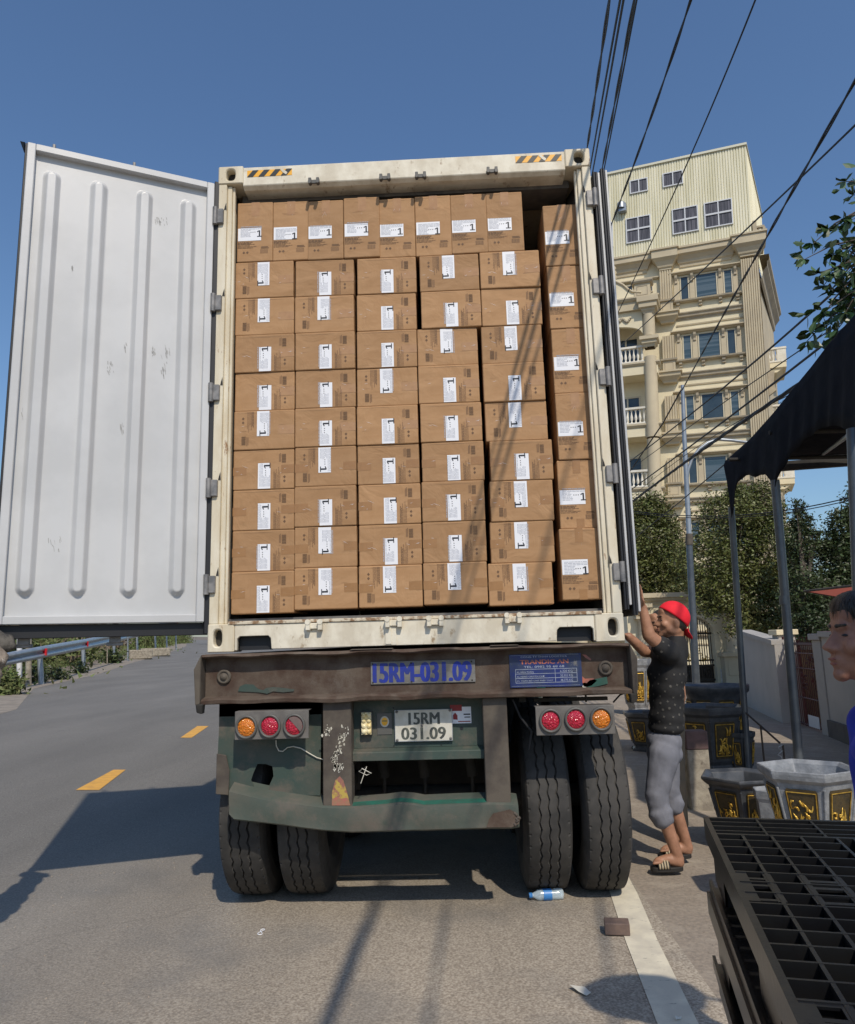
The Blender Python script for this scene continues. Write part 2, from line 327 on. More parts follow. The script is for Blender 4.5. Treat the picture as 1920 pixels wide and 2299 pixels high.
def fuse(mb, name, mats, parent, voxel=.01, smooth=3, disp=None):
    me = mb.mesh(name, mats, worg(parent)); o = bpy.data.objects.new(name+'_t', me); C.objects.link(o)
    r = o.modifiers.new('r', 'REMESH'); r.mode = 'VOXEL'; r.voxel_size = voxel; r.use_smooth_shade = True
    s_ = o.modifiers.new('s', 'SMOOTH'); s_.factor = .5; s_.iterations = smooth
    bpy.context.view_layer.update()
    me2 = bpy.data.meshes.new_from_object(o.evaluated_get(bpy.context.evaluated_depsgraph_get()))
    bpy.data.objects.remove(o); bpy.data.meshes.remove(me); me2.name = name
    for p in me2.polygons: p.use_smooth = True
    if disp:
        for v in me2.vertices: v.co = disp(v.co+worg(parent))-worg(parent)
    if not me2.materials: me2.materials.append(mats)
    o2 = bpy.data.objects.new(name, me2); C.objects.link(o2); o2.parent = parent; ORG[o2.name] = worg(parent); return o2

# ================================================================== SETTING: ground, road, pavement
def strip(name, ys, xl, xr, dz, mat, kind='structure', extra=(), nx=0):
    mb = MB()
    rows = []
    for y in ys:
        a, b = xl(y), xr(y)
        xs = sorted({round(a + (b-a)*t, 4) for t in ([i/(nx or 1) for i in range((nx or 1)+1)])} | {x for x in (-1.3, 1.6) if a < x < b})
        rows.append([(x, y, gz(x)+dz) for x in xs])
    n = min(len(r) for r in rows)
    mb.grid([r[:n-1]+[r[-1]] for r in rows], False)
    return tag(mb.build(name, mat), kind=kind)
def lerpt(tab, y):
    for (y0, x0), (y1, x1) in zip(tab, tab[1:]):
        if y <= y1: return x0+(x1-x0)*(y-y0)/(y1-y0)
    return tab[-1][1]
mb = MB(); ys = [-60,-20,-5,0,5,10,20,40,80,160,400,1500]
mb.grid([[(x, y, gz(x)) for x in (-1500,-300,-60,-20,-1.3,1.6,20,60,300,1500)] for y in ys], False)
tag(mb.build('ground', m_dirt), kind='structure')
EDGE = [(-60,-7), (5,-7.6), (11.2,-9.2), (17,-12.2), (25.4,-14.4), (37,-18.3), (49.5,-22.2), (73,-29.6), (110,-42), (300,-112)]
RY = [-60,-20,-6,0,5,8,11.2,14,17,20,25.4,30,37,43,49.5,60,73,90,110,200,300]
rr = lambda y: 1.30 if y < 12 else 1.30-(y-12)*.28
def road_rows():
    rows = []
    for y in RY:
        a, b = lerpt(EDGE, y), rr(y); lo = min(-1.3, b-.01)
        rows.append([(a, y, gz(a)+.004), ((a+lo)/2, y, gz((a+lo)/2)+.004), (lo, y, gz(lo)+.004), (b, y, gz(b)+.004)])
    return rows
mb = MB(); mb.grid(road_rows(), False); tag(mb.build('road', m_asph), kind='structure')
mb = MB()
mb.grid([[(rr(y), y, gz(rr(y))+.003), (1.6, y, .003), (3.2, y, gz(3.2)+.003), (9.5+.12*max(y,0), y, gz(9.5+.12*max(y,0))+.003)] for y in [-60,-10,-4,0,4,8,12,16,20,24,28]], False)
tag(mb.build('pavement', m_pave), kind='structure')
# shoulder strip of dust at the left road edge
mb = MB(); mb.grid([[(lerpt(EDGE, y)-1.0-.02*y, y, gz(lerpt(EDGE, y)-1.0-.02*y)+.008), (lerpt(EDGE, y)+.15, y, gz(lerpt(EDGE, y)+.15)+.008)] for y in RY], False)
tag(mb.build('road_shoulder', M('gravel_dust', (.30,.26,.21), (.22,.19,.155), 3, .95, bump=.006, bsc=40)), kind='structure')
# white edge line and yellow dashes
mb = MB(); mb.grid([[(x-.075, y, .0085), (x+.085, y, .0085)] for x, y in ((1.03,-6), (1.05,-2.2), (1.07,-1.1), (1.125,-.3), (1.19,.4), (1.235,1.2), (1.28,3), (1.2,11))], False)
tag(mb.build('edge_line', m_line), kind='structure')
for ps in (((155,1622),(203,1622),(258,1580),(233,1580)), ((370,1514),(393,1514),(428,1490),(405,1490))):
    mb = MB(); mb.poly([gl(*p)+Vector((0,0,.0085)) for p in ps]); tag(mb.build('lane_dash', m_yline), kind='structure')

# ================================================================== SHIPPING CONTAINER
Z0, ZT = 1.492, 4.661; W = 1.219
ct = thing('shipping_container', 'cream high container with open rear doors on the rusty trailer, loaded with cartons', 'container', (0,0,Z0))
def casting(x0, x1, z0, z1, hole, hz, nm='corner_casting'):
    mb = MB(); cx = (x0+x1)/2+hole[0]; cz = (z0+z1)/2+hz; n = 24; rw, rh = hole[1], hole[2]
    def loop(y, sx, sz):
        out = []
        for j in range(n):
            a = 2*math.pi*j/n; ca, sa = math.cos(a), math.sin(a)
            out.append((cx+sx*math.copysign(abs(ca)**.7, ca), y, cz+sz*math.copysign(abs(sa)**.7, sa)))
        return out
    def rect(y):
        out = []
        for j in range(n):
            a = 2*math.pi*j/n; ca, sa = math.cos(a), math.sin(a); k = min((x1-cx if ca > 0 else cx-x0)/max(abs(ca), 1e-6), (z1-cz if sa > 0 else cz-z0)/max(abs(sa), 1e-6))
            out.append((cx+ca*k, y, cz+sa*k))
        # snap nearest to corners
        for X in (x0, x1):
            for Z in (z0, z1):
                i = min(range(n), key=lambda q: (out[q][0]-X)**2+(out[q][2]-Z)**2); out[i] = (X, y, Z)
        return out
    a, b, c_, d = rect(.16), rect(-.006), loop(-.006, rw, rh), loop(.012, rw*.93, rh*.93)
    mb.grid([a, b, c_, d, loop(.05, rw*.93, rh*.93)], False, True)
    mb.k = 1; e = loop(.05, rw*.93, rh*.93); mb.add(e, [tuple(range(n))])
    return mb.build(nm, [m_cream, m_dark], ct, bevel=.006)
def casting_open(x0, x1, z0, z1, cxo, hz, rw, rh):   # sky seen through the hole
    return casting(x0, x1, z0, z1, (cxo, rw, rh), hz)
m_skyhole = None
casting(-1.222, -1.058, 4.535, 4.662, (.0, .032, .042), 0)
casting(1.06, 1.222, 4.535, 4.662, (.01, .034, .042), 0)
casting(-1.222, -1.062, Z0, Z0+.165, (-.02, .028, .052), 0)
casting(1.055, 1.222, Z0, Z0+.165, (.02, .030, .052), 0)
for s in (-1, 1):
    mb = MB()
    mb.box(min(s*1.219, s*1.165), max(s*1.219, s*1.165), 0, .05, Z0+.165, 4.535)
    mb.box(min(s*1.1645, s*1.135), max(s*1.1645, s*1.135), .018, .13, Z0+.165, 4.53)
    mb.box(min(s*1.1345, s*1.118), max(s*1.1345, s*1.118), .030, .055, Z0+.165, 4.53)
    mb.box(min(s*1.219, s*1.165), max(s*1.219, s*1.165), .0505, .16, Z0+.165, 4.53)
    mb.build('corner_post', m_cream, ct, bevel=.004)
    hz = [at(452, v, y=-.02).z for v in (442, 620, 804, 1000, 1198)]
    for z in hz:
        mb = MB(); mb.box(min(s*1.245, s*1.18), max(s*1.245, s*1.18), -.022, .03, z-.052, z+.052)
        mb.tube([(s*1.232, -.022, z-.06), (s*1.232, -.022, z+.06)], .016, 12)
        mb.build('hinge_lug', m_hinge, ct, bevel=.004)
        mb = MB(); mb.add([(s*1.163, -.002, z+.052), (s*1.18, -.0025, z+.052), (s*1.175, -.0025, z+.075), (s*1.166, -.002, z+.105)], [(0,1,2,3)])
        mb.build('rust_chip', m_dark, ct)
# header: box beam with a sloping drip ledge
mb = MB(); mb.prism([(-1.058,0,4.518), (-1.058,0,4.65), (-1.058,.14,4.655), (-1.058,.14,4.50), (-1.058,.03,4.50)], (2.118,0,0)); mb.build('header_beam', m_sill, ct, bevel=.004)
mb = MB(); mb.prism([(-1.10,.1405,4.53), (-1.10,.1405,4.40+.08), (-1.10,.42,4.40+.10), (-1.10,.42,4.53)], (2.2,0,0)); mb.build('header_lining', m_inner, ct)
# sill with two fork pocket notches and a worn ledge
mb = MB(); zt = Z0+.158; zb = Z0-.002
pts = [(-1.06,zt), (-1.06,zb+.01), (-1.045,zb+.01), (-1.045,Z0+.075), (-1.03,Z0+.09), (-.86,Z0+.09), (-.845,Z0+.075), (-.84,Z0+.012), (.83,Z0+.012), (.835,Z0+.075), (.85,Z0+.09), (1.03,Z0+.09), (1.045,Z0+.075), (1.045,zb+.01), (1.053,zb+.01), (1.053,zt)]
mb.prism([(x, -.002, z) for x, z in pts], (0,.03,0)); mb.build('door_sill', m_sill, ct, bevel=.003)
mb = MB(); mb.box(-1.10, 1.10, -.010, .05, zt+.0005, zt+.020); mb.box(-1.10, 1.10, .0505, .5, zt+.0, zt+.022); mb.build('sill_ledge', [m_rustedge], ct, bevel=.003)
mb = MB(); mb.box(-.17, -.10, -.008, -.0025, Z0+.015, zt-.002); mb.box(-.165,-.13,-.012,-.0085,Z0+.02,zt-.01); mb.build('sill_rib', m_sill, ct, bevel=.003)
for a in (-1.044, .838): mb = MB(); mb.box(a, a+.2, .05, .052, zb+.01, Z0+.088); mb.build('fork_pocket', m_black, ct)
# body of the box
mb = MB(); mb.box(-W, -1.165, .161, 12.1, Z0+.02, 4.62); mb.build('side_wall', m_cream, ct)
mb = MB(); mb.box(1.165, W, .161, 12.1, Z0+.02, 4.62); mb.build('side_wall', m_cream, ct)
mb = MB(); mb.box(-1.16, 1.16, .161, 12.1, 4.56, 4.64); mb.build('roof', m_cream, ct)
mb = MB(); mb.box(-1.16, 1.16, .10, 12.1, Z0+.06, Z0+.196); mb.build('floor', m_inner, ct)
for k in range(30):
    pass
for s in (-1, 1):   # ribbed lining
    mb = MB(); rows = []
    for i in range(61):
        y = .17+i*.1; x = 1.15 if i % 4 < 2 else 1.125
        rows += [[(s*x, y, Z0+.196), (s*x, y, 4.55)]]
    mb.grid(rows, False); mb.build('lining', m_inner, ct)
mb = MB(); mb.box(-1.12,1.12,6.2,6.25,Z0+.2,4.5); mb.build('bulkhead', m_inner, ct)
# lock keepers
def keeper(x, z, top):
    mb = MB(); sg = -1 if top else 1
    for dx in (-.036, .036):
        mb.tube([(x+dx, -.005, z+.018*sg), (x+dx, -.045, z+.018*sg)], .016, 10)
        mb.box(x+dx-.013, x+dx+.013, -.042, -.004, z-.03, z+.02)
    mb.box(x-.03, x+.03, -.022, -.0085, z-.022, z+.012)
    if top: mb.v = [Vector((x+(q.x-x)*.72, q.y*.8, z+(q.z-z)*.8)) for q in mb.v]
    return mb.build('lock_keeper', [m_ring if top else m_sill], ct, bevel=.003)
for u, v in ((645,371), (790,363), (863,359), (1009,349)): p = at(u, v, y=0); keeper(p.x, p.z-.01, True)
for u, v in ((646,1284), (808,1278), (893,1276), (1052,1270)): p = at(u, v, y=0); keeper(p.x, p.z+.005, False)
# hazard decals
def hazard(x0, x1, z0, z1, y=-.0015):
    mb = MB(); mb.k = 0; mb.poly([(x0,y,z0), (x1,y,z0), (x1,y,z1), (x0,y,z1)]); mb.k = 1; h = z1-z0; n = 4; p = (x1-x0)/n
    for i in range(-1, n+1):
        a = x0+i*p
        def cl(x): return max(x0, min(x1, x))
        q = [(a, z0), (a+p*.52, z0), (a+p*.52+h*.8, z1), (a+h*.8, z1)]
        if q[0][0] >= x0 and q[2][0] <= x1: mb.poly([(X, y-.0012, Z) for X, Z in q])
        elif q[0][0] < x0 < q[2][0]:
            zc = z0+(x0-q[1][0])/(h*.8)*h if q[1][0] < x0 else z0
            mb.poly([(x0,y-.0012,z1), (x0,y-.0012,zc), (max(x0,q[1][0]),y-.0012,zc), (q[2][0],y-.0012,z1)])
        elif q[0][0] < x1:
            q1 = min(q[1][0], x1)
            mb.poly([(q[0][0],y-.0012,z0), (q1,y-.0012,z0), (x1,y-.0012,z0+(x1-q1)/(h*.8)*h if q1 < x1 else z0), (x1,y-.0012,z1), (min(q[3][0],x1),y-.0012,z1)] if q[2][0] > x1 and q[3][0] < x1 else [(q[0][0],y-.0012,z0), (q1,y-.0012,z0), (x1,y-.0012,z0+.6*h)])
    mb.k = 2; cx = x1-.05 if x0 < 0 else (x0+x1)/2+.03
    mb.poly([(cx-.03,y-.0026,z1-.002), (cx-.012,y-.0026,z1), (cx+.02,y-.0026,z0+.02), (cx+.012,y-.0026,z0+.004), (cx-.01,y-.0026,z0+.02)])
    mb.build('hazard_decal', [m_yel, m_hblk, m_sill], ct, fixn=False)
a = at(507, 371, y=0); b = at(599, 353, y=0); hazard(a.x, b.x, 4.578, 4.625)
a = at(1058, 340, y=0); b = at(1152, 325, y=0); hazard(a.x, b.x, 4.582, 4.629)

# left door, seen from inside: white panel pressed with four long recesses
DZ0, DZ1 = 1.672, 4.535
h0 = Vector((-1.243, -.012, 0)); dd = Vector((-2.215, -.50, 0))-h0; DW = dd.length; dd.normalize()
dn = Vector((-dd.y, dd.x, 0)); dn = dn if dn.y < 0 else -dn         # faces the viewer
dM = Matrix((dd, -dn, Vector((0,0,1)))).transposed().to_4x4(); dM.translation = h0    # local: x outwards, y away, z up
mb = MB(); H = DZ1-DZ0; sd = .036
gx = [(1-t)*DW for t in (.128, .368, .612, .856)]   # distance from hinge
def dist(x, z, cx, z0, z1):
    zc = max(z0, min(z1, z)); return math.hypot(x-cx, z-zc)
xs = sorted(set([.045+i*(DW-.09)/70 for i in range(71)] + [round(g+d, 4) for g in gx for d in [k*.005 for k in range(-12, 13)]]))
zs = sorted(set([.045+i*(H-.09)/30 for i in range(31)] + [.13+k*.0065 for k in range(-2, 14)] + [H-.13-k*.0065 for k in range(-2, 14)]))
rows = []
for z in zs:
    r = []
    for x in xs:
        d = min(dist(x, z, g, .20, H-.185) for g in gx); t = min(1, max(0, (d-.022)/.025))
        r.append((x, .035-sd*(1-t), DZ0+z))
    rows.append(r)
mb.grid(rows, True)
dr = thing('t', None, None); bpy.data.objects.remove(dr)
mb.xf(dM); door = mb.build('door', m_doorw, ct)
def door_sub(mb, nm, mat, bevel=0): mb.xf(dM); return mb.build(nm, mat, door, bevel=bevel)
mb = MB()   # raised lip around the panel
for x0, x1, z0, z1 in ((0, .045, 0, H), (DW-.045, DW, 0, H), (.0455, DW-.0455, 0, .045), (.0455, DW-.0455, H-.045, H)): mb.box(x0, x1, -.006, .042, DZ0+z0, DZ0+z1)
door_sub(mb, 'door_lip', m_doorw, .004)
mb = MB(); mb.box(.0, DW, .0425, .07, DZ0, DZ0+H); door_sub(mb, 'door_core', m_hinge)
mb = MB()   # gasket flange showing beneath and beside
mb.box(-.03, DW+.022, .0325, .075, DZ0-.075, DZ0-.002); mb.box(-.036, -.002, .0, .06, DZ0-.07, DZ0+H+.02); mb.box(DW+.002, DW+.016, .028, .06, DZ0, DZ0+H+.012); mb.box(0, DW, .028, .05, DZ0+H+.001, DZ0+H+.014)
door_sub(mb, 'gasket', m_black, .003)
for x in (DW*.865, DW*.44):
    mb = MB(); mb.tube([(x, .10, DZ0-.03), (x, .10, DZ0+H+.02)], .017, 10)
    mb.box(x-.012, x+.012, .07, .125, DZ0+H+.015, DZ0+H+.05); mb.box(x+.004, x+.022, .085, .11, DZ0+H+.04, DZ0+H+.085)
    mb.box(x-.03, x+.03, .072, .13, DZ0-.11, DZ0-.03); mb.box(x-.045, x+.045, .08, .12, DZ0-.125, DZ0-.105)
    door_sub(mb, 'lock_rod', m_hinge, .004)
rs = random.Random(31)
for (u, v, wd, hh, n) in ((350,700,.02,.05,16), (343,735,.015,.06,14), (320,700,.012,.035,12), (228,745,.02,.05,14), (252,870,.012,.03,10), (259,700,.01,.03,8), (80,600,.02,.06,14), (275,690,.008,.02,6), (150,560,.01,.02,5), (330,420,.06,.03,22), (375,660,.015,.06,12), (60,860,.03,.05,12), (290,1040,.05,.03,9), (120,1120,.04,.04,9)):
    p = at(u, v, y=-.3); q_ = dM.inverted() @ p; q_.y = -.0; lx, lz = q_.x, q_.z; mb = MB()
    for _ in range(n):
        x, z = lx+rs.gauss(0, wd*.5), lz+rs.gauss(0, hh*.5); a = rs.uniform(.2, 1.2); l = rs.uniform(.004,.018); t_ = rs.uniform(.0008,.0022)
        if min(abs(x-g) for g in gx) < .062 or not .06 < x < DW-.06: continue
        mb.poly([(x-t_,.0342,z-l), (x+t_,.0342,z-l*.8), (x+t_+a*l*.5,.0342,z+l), (x+a*l*.5-t_,.0342,z+l*.9)])
    if mb.v: mb.xf(dM); mb.build('scuff', M('scuff_grey', (.30,.30,.29), rough=.7), door, fixn=False)
mb = MB(); mb.add([(DW+.02,.03,DZ0+H+.015), (DW+.045,.06,DZ0+H+.035), (DW+.02,.07,DZ0+H-.03)], [(0,1,2)]); mb.xf(dM); mb.build('torn_gasket', m_black, door, solid=.006)
# right door folded back along the side, seen edge on
mb = MB(); y0, y1 = .02, 1.16
mb.box(1.268, 1.283, y0, y1, 1.70, 4.50); mb.box(1.318, 1.332, y0+.0, y1+.0, 1.66, 4.515); d2 = mb.build('door', m_doorw, ct, bevel=.003)
for a, b, z0, z1 in ((1.236, 1.267, 1.665, 4.50), (1.284, 1.317, 1.63, 4.52)):
    mb = MB(); mb.box(a, b, y0+.01, y1-.02, z0+.01, z1); mb.tube([((a+b)/2-.007, y0, z0+.01), ((a+b)/2-.007, y0, z1)], .009, 8); mb.tube([((a+b)/2+.008, y0, z0+.01), ((a+b)/2+.008, y0, z1)], .008, 8)
    mb.build('gasket', m_black, d2, bevel=.003)

# ================================================================== CARTONS
LW, LH, PW, PH = .384, .2575, .2375, .425       # lying face, standing face
def art(mbs, kind, x0, z0, w_, h_, y=-.0012, var=0):
    """print of one carton face; designed standing (x right, z down from top) and turned for lying cartons"""
    lab, ink, grey, br, tp = mbs
    if kind == 'P': sx, sz = w_, h_; tr = lambda a, b: (x0+a*w_, z0+h_-b*h_)
    elif kind == 'U': tr = lambda a, b: (x0+b*w_, z0+a*h_)
    else: tr = lambda a, b: (x0+w_-b*w_, z0+h_-a*h_)
    def q(mb, a0, a1, b0, b1, yy): mb.poly([(tr(a, b)[0], yy, tr(a, b)[1]) for a, b in ((a0,b1), (a1,b1), (a1,b0), (a0,b0))])
    la0, la1, lb0, lb1 = (.03, .68, .44, .65) if kind == 'P' else (.02, .66, .41, .615)
    q(lab, la0, la1, lb0, lb1, y-.0006)
    rv = random.Random(50+var); da, db = rv.uniform(-.01, .05), rv.uniform(-.05, .02); la0 += da; la1 += da; lb0 += db; lb1 += db*1.0
    rnd = random.Random(3+var); lw_, lh_ = la1-la0, lb1-lb0
    for i in range(9):
        b = lb0+lh_*(.08+.098*i); e = la0+lw_*(.95 if i < 3 else .38+.1*rnd.random())
        a = la0+lw_*.04
        while a < e-.02:
            l = min(lw_*(.05+.16*rnd.random()), e-a); q(grey, a, a+l, b, b+lh_*.042, y-.0011); a += l+lw_*.02
    for i in range(3): a = la0+lw_*(.47+.085*i); q(ink, a, a+lw_*.035, lb0+lh_*.52, lb0+lh_*.58, y-.0012)
    # the big figure 1
    X0, Y0, ww, hh = la0+lw_*.74, lb0+lh_*.42, lw_*.22, lh_*.52
    for P in ([(.38,.0), (.66,.0), (.66,.86), (.38,.86)], [(.05,.86), (1,.86), (1,1), (.05,1)], [(.02,.16), (.38,.0), (.38,.17), (.06,.30)]):
        ink.poly([(tr(X0+p*ww, Y0+r*hh)[0], y-.0013, tr(X0+p*ww, Y0+r*hh)[1]) for p, r in P])
    for i in range(6):
        b = .668+i*.0195; e = (.44,.40,.50,.36,.55,.46)[i]; a = .03
        while a < e: l = .03+.09*rnd.random(); q(br, a, min(a+l, e), b, b+(.012 if i < 2 else .007), y-.0003); a += l+.012
    for cx in (.20, .30):      # two small diamond marks
        c = (cx, .845); dx, dz = (.036, .021)
        for ox, oz in ((0,-.55), (-.55,0), (.55,0), (0,.5)):
            br.poly([(tr(c[0]+ox*dx+p*dx*.5, c[1]+oz*dz+r*dz*.5)[0], y-.0003, tr(c[0]+ox*dx+p*dx*.5, c[1]+oz*dz+r*dz*.5)[1]) for p, r in ((0,1), (1,0), (0,-1), (-1,0))])
    a = .66
    for i in range(11): l = (.008,.014,.006,.011)[i % 4]; q(br, a, a+l, .80, .868, y-.0003); a += l+.011
    for b, e in ((.755, .20), (.775, .22)): q(br, .68, .68+e, b, b+.010, y-.0003)
def box_mesh(kind, tape, var=0):
    w_, h_ = (PW, PH) if kind == 'P' else (LW, LH); D = .40 if kind == 'P' else .42
    body = MB(); rs = random.Random(5)
    n = 8; rows = []
    body.box(0, w_, 0, D, 0, h_)
    ms = [MB() for _ in range(5)]; art(ms, kind, 0, 0, w_, h_, var=var); rw = random.Random(80+var)
    tp = ms[4]; tp2 = MB(); ms += [tp2, MB(), MB()]
    if tape == 1:
        if kind == 'P':
            tp.poly([(w_*.40,-.0009,h_), (w_*.40,-.0009,h_-.085), (w_*.60,-.0009,h_-.085), (w_*.60,-.0009,h_)]); tp2.poly([(w_*.42,-.0009,0), (w_*.62,-.0009,0), (w_*.62,-.0009,.06), (w_*.42,-.0009,.06)])
        else:
            tp.poly([(0,-.0009,h_*.36), (.085,-.0009,h_*.37), (.085,-.0009,h_*.58), (0,-.0009,h_*.57)]); tp2.poly([(w_,-.0009,h_*.40), (w_-.08,-.0009,h_*.39), (w_-.08,-.0009,h_*.60), (w_,-.0009,h_*.61)])
    elif kind == 'P':
        tp.poly([(w_*.40,-.0009,h_), (w_*.40,-.0009,h_-.10), (w_*.63,-.0009,h_-.10), (w_*.63,-.0009,h_)])
    else:
        tp.poly([(w_,-.0009,h_*.38), (w_-.10,-.0009,h_*.38), (w_-.10,-.0009,h_*.60), (w_,-.0009,h_*.60)])
    tp = ms[4]      # painted glints of wrinkled tape and soft creases drawn along the flap
    for _ in range(7):
        x, z = (rw.uniform(.35,.65)*w_, h_*rw.uniform(.72,.97)) if kind == 'P' else (rw.choice((rw.uniform(.03,.25), rw.uniform(.75,.97)))*w_, h_*rw.uniform(.36,.62)); l = rw.uniform(.006,.028); a = rw.uniform(-.5,.5)+(1.4 if kind == 'P' else 0)
        ms[6].poly([(x-l*math.cos(a), -.0014, z-l*math.sin(a)), (x, -.0014, z-.0007), (x+l*math.cos(a), -.0014, z+l*math.sin(a)), (x, -.0014, z+.0007)]) if rw.random() < .35 else ms[7].poly([(x-l*1.5, -.0012, z-.001), (x+l*1.5, -.0012, z-.001+l*.1), (x+l*1.3, -.0012, z+.0014), (x-l*1.3, -.0012, z+.0010)])
    zc = h_-rw.uniform(.012,.022); ms[3].poly([(.0, -.0004, zc), (w_*rw.uniform(.5,1), -.0004, zc+.002), (w_*.5, -.0004, zc+.0032)])
    return body, ms
PROTO = {}
def proto(kind, tape, var=0):
    if (kind, tape, var) in PROTO: return PROTO[kind, tape, var], False
    b, ms = box_mesh(kind, tape, var)
    r = thing('cardboard_box', 'x', 'box'); bd = b.build('body', m_card, r, local=True, bevel=.0075, segs=3)
    lb = ms[0].build('label', m_label, r, local=True, fixn=False); 
    ms[1].build('numeral', m_ink, lb, local=True, fixn=False); ms[2].build('fine_print', m_greyink, lb, local=True, fixn=False)
    ms[3].build('printed_marks', m_brink, r, local=True, fixn=False); ms[4].build('tape', m_tape if tape else m_clear, r, local=True, fixn=False)
    for q_, mq in ((6, m_label), (7, m_clear)):
        if ms[q_].v: ms[q_].build('painted_glints_creases', mq, bd, local=True, fixn=False)  # white slivers are painted tape glints, tape-toned ones are creases
    if ms[5].v: ms[5].build('tape', m_tape, r, local=True, fixn=False)
    PROTO[kind, tape, var] = r; return r, True
def place(kind, tape, x, y, z, yaw, sz, label, group):
    r, first = proto(kind, tape, rb.randint(0, 4)); o = r if first else copy_tree(r)
    o.location = (x, y, z); o.rotation_euler = (0, 0, yaw); o.scale = (1, 1, sz); tag(o, label, 'box', group)
rb = random.Random(11); BY = .065
ORI = ['DUUDD', 'DDUUU', 'UUUDD', 'UUDUU', 'DUUUD', 'UDUUU', 'UUUUD', 'UDUUD', 'UDDDD']
XL = [(481,605,733,862,987), (481,604,732,865,990), (481,605,732,857,990), (480,605,732,859,993), (479,604,732,863,997), (477,604,733,866,1007), (476,603,735,866,1007), (475,603,736,868,1007), (474,603,736,869,1003)]
VT = [535, 531, 527, 521, 514]; VB = [1257, 1248, 1244, 1238, 1240]
rown = ['ninth', 'eighth', 'seventh', 'sixth', 'fifth', 'fourth', 'third', 'second', 'bottom']
coln = ['first', 'second', 'third', 'fourth', 'fifth']
FZ = 1.700
for c in range(5):
    uc = XL[4][c]+60; zt = at(uc, VT[c], y=BY).z; zb = max(FZ, at(uc, VB[c], y=BY).z-.004); hh = (zt-zb)/9
    for r in range(9):
        z = zb+hh*(8-r); vm = 1250-(8-r)*80
        p = at(XL[r][c], at_v if False else 1215-(8-r)*83+((8-r)**2)*.9, y=BY)
        k = ORI[r][c]; jit = rb.uniform(0, .018)
        ordn = ['top', 'second', 'third', 'fourth', 'fifth', 'sixth', 'seventh', 'eighth', 'bottom'][r]
        lab = f"lying brown carton, {ordn} lying one in the {coln[c]} stack from the left"
        place(k, 1 if r >= 5 else 0, p.x, BY+jit, z, R(rb.uniform(-.7, .7)), hh/LH*.998, lab, 'lying cartons in five stacks')
tops = [(486,533), (559,532.5), (630.5,529), (704.7,525.7), (777,524.7), (851.5,522), (925,519), (998.5,516.5)]
topz = [414, 411, 410, 404, 404.7, 398.5, 396.6, 393]
stz = [at(XL[0][c]+60, VT[c], y=BY).z for c in range(5)]
for i, (u, v) in enumerate(tops):
    x = at(u, v-60, y=BY).x; c = min(4, max(j for j in range(5) if XL[0][j] <= u+40)); zz = max(stz[j] for j in range(5) if at(XL[0][j],600,y=BY).x < x+PW and at(XL[0][j]+124,600,y=BY).x > x)+.0
    zz += .001; h_ = at(u+35, topz[i], y=BY).z-zz
    o = ['first', 'second', 'third', 'fourth', 'fifth', 'sixth', 'seventh', 'eighth'][i]
    place('P', 0, x, BY+rb.uniform(0, .02), zz, R(rb.uniform(-.4, .4)), h_/PH, f"upright brown carton, {o} from the left in the row along the top", 'upright cartons along the top')
rx = [(1150,1232), (1146,1083), (1143,940), (1134,805), (1124,672), (1115,542), (1104,418)]
on = ['bottom', 'second', 'third', 'fourth', 'fifth', 'top']; z = at(1190, 1230, y=BY+.02).z; zT = at(1140, 416, y=BY).z; hh = (zT-z)/6
for i in range(6):
    p = at((1150,1146,1142,1134,1125,1116)[i], (1160,1010,870,735,605,480)[i], y=BY+.02)
    place('P', 1 if i < 2 else 0, p.x, BY+.02+rb.uniform(-.01, .012), z+hh*i, R(rb.uniform(-1, .2)), hh/PH*.997, f"upright brown carton by the right door post, {on[i]}{' one' if i in (0, 5) else ' from the bottom'} of its stack", 'upright cartons by the right post')
# more cargo behind the gap

# ================================================================== TRAILER
tr = thing('semi_trailer', 'old rusty flatbed trailer with dented green bumper under the container', 'trailer', (0,0,0))
# rear cross beam: channel with lips, slightly wavy
mb = MB(); rows = []
rs = random.Random(4); NX = 40
for i in range(NX+1):
    x = -1.222+2.444*i/NX; wv = .0035*math.sin(i*.9)+.003*rs.uniform(-1, 1); b = .006*math.sin(i*.35)
    rows.append([(x,.10,1.483), (x,-.085,1.483+wv*.6), (x,-.097,1.470+wv), (x,-.085,1.462+wv), (x,-.020,1.458), (x,-.016,1.24), (x,-.078,1.232+wv), (x,-.094,1.222+wv+b*.4), (x,-.09,1.203+wv+b*.4), (x,-.07,1.199+b*.4), (x,.10,1.20)])
[mb.grid([[r[j], r[j+1]] for r in rows], True) for j in range(len(rows[0])-1)]; mb.build('rear_beam', m_rust, tr)
mb = MB(); mb.box(-.36, -.12, -.099, .0, 1.4845, 1.490); mb.box(.44, .60, -.099, .0, 1.4845, 1.491); mb.build('beam_shim', m_rust2, tr, bevel=.002)
for s in (-1, 1):
    mb = MB(); a = [(s*1.224,-.10,1.483), (s*1.258,-.12,1.40), (s*1.245,-.12,1.20), (s*1.224,-.10,1.205)]
    mb.prism(a, (0,.22,0)); mb.build('beam_end_plate', m_rust2, tr, bevel=.004)
    mb = MB(); mb.prism([(s*1.205,-.11,1.205), (s*1.245,-.115,1.205), (s*1.243,-.10,1.158), (s*1.212,-.10,1.150)], (0,.05,0)); mb.build('marker_stub', m_dark, tr, bevel=.004)
    p = at(460 if s < 0 else 1242, 1388 if s < 0 else 1370, y=-.02)
    mb = MB(); mb.lathe([(.042,-.0), (.042,-.008), (.030,-.016), (.028,-.008), (.020,-.010), (.018,-.018), (.001,-.020)], (p.x, -.02, p.z), 24, 'y'); mb.build('round_bolt', m_rust2, tr)
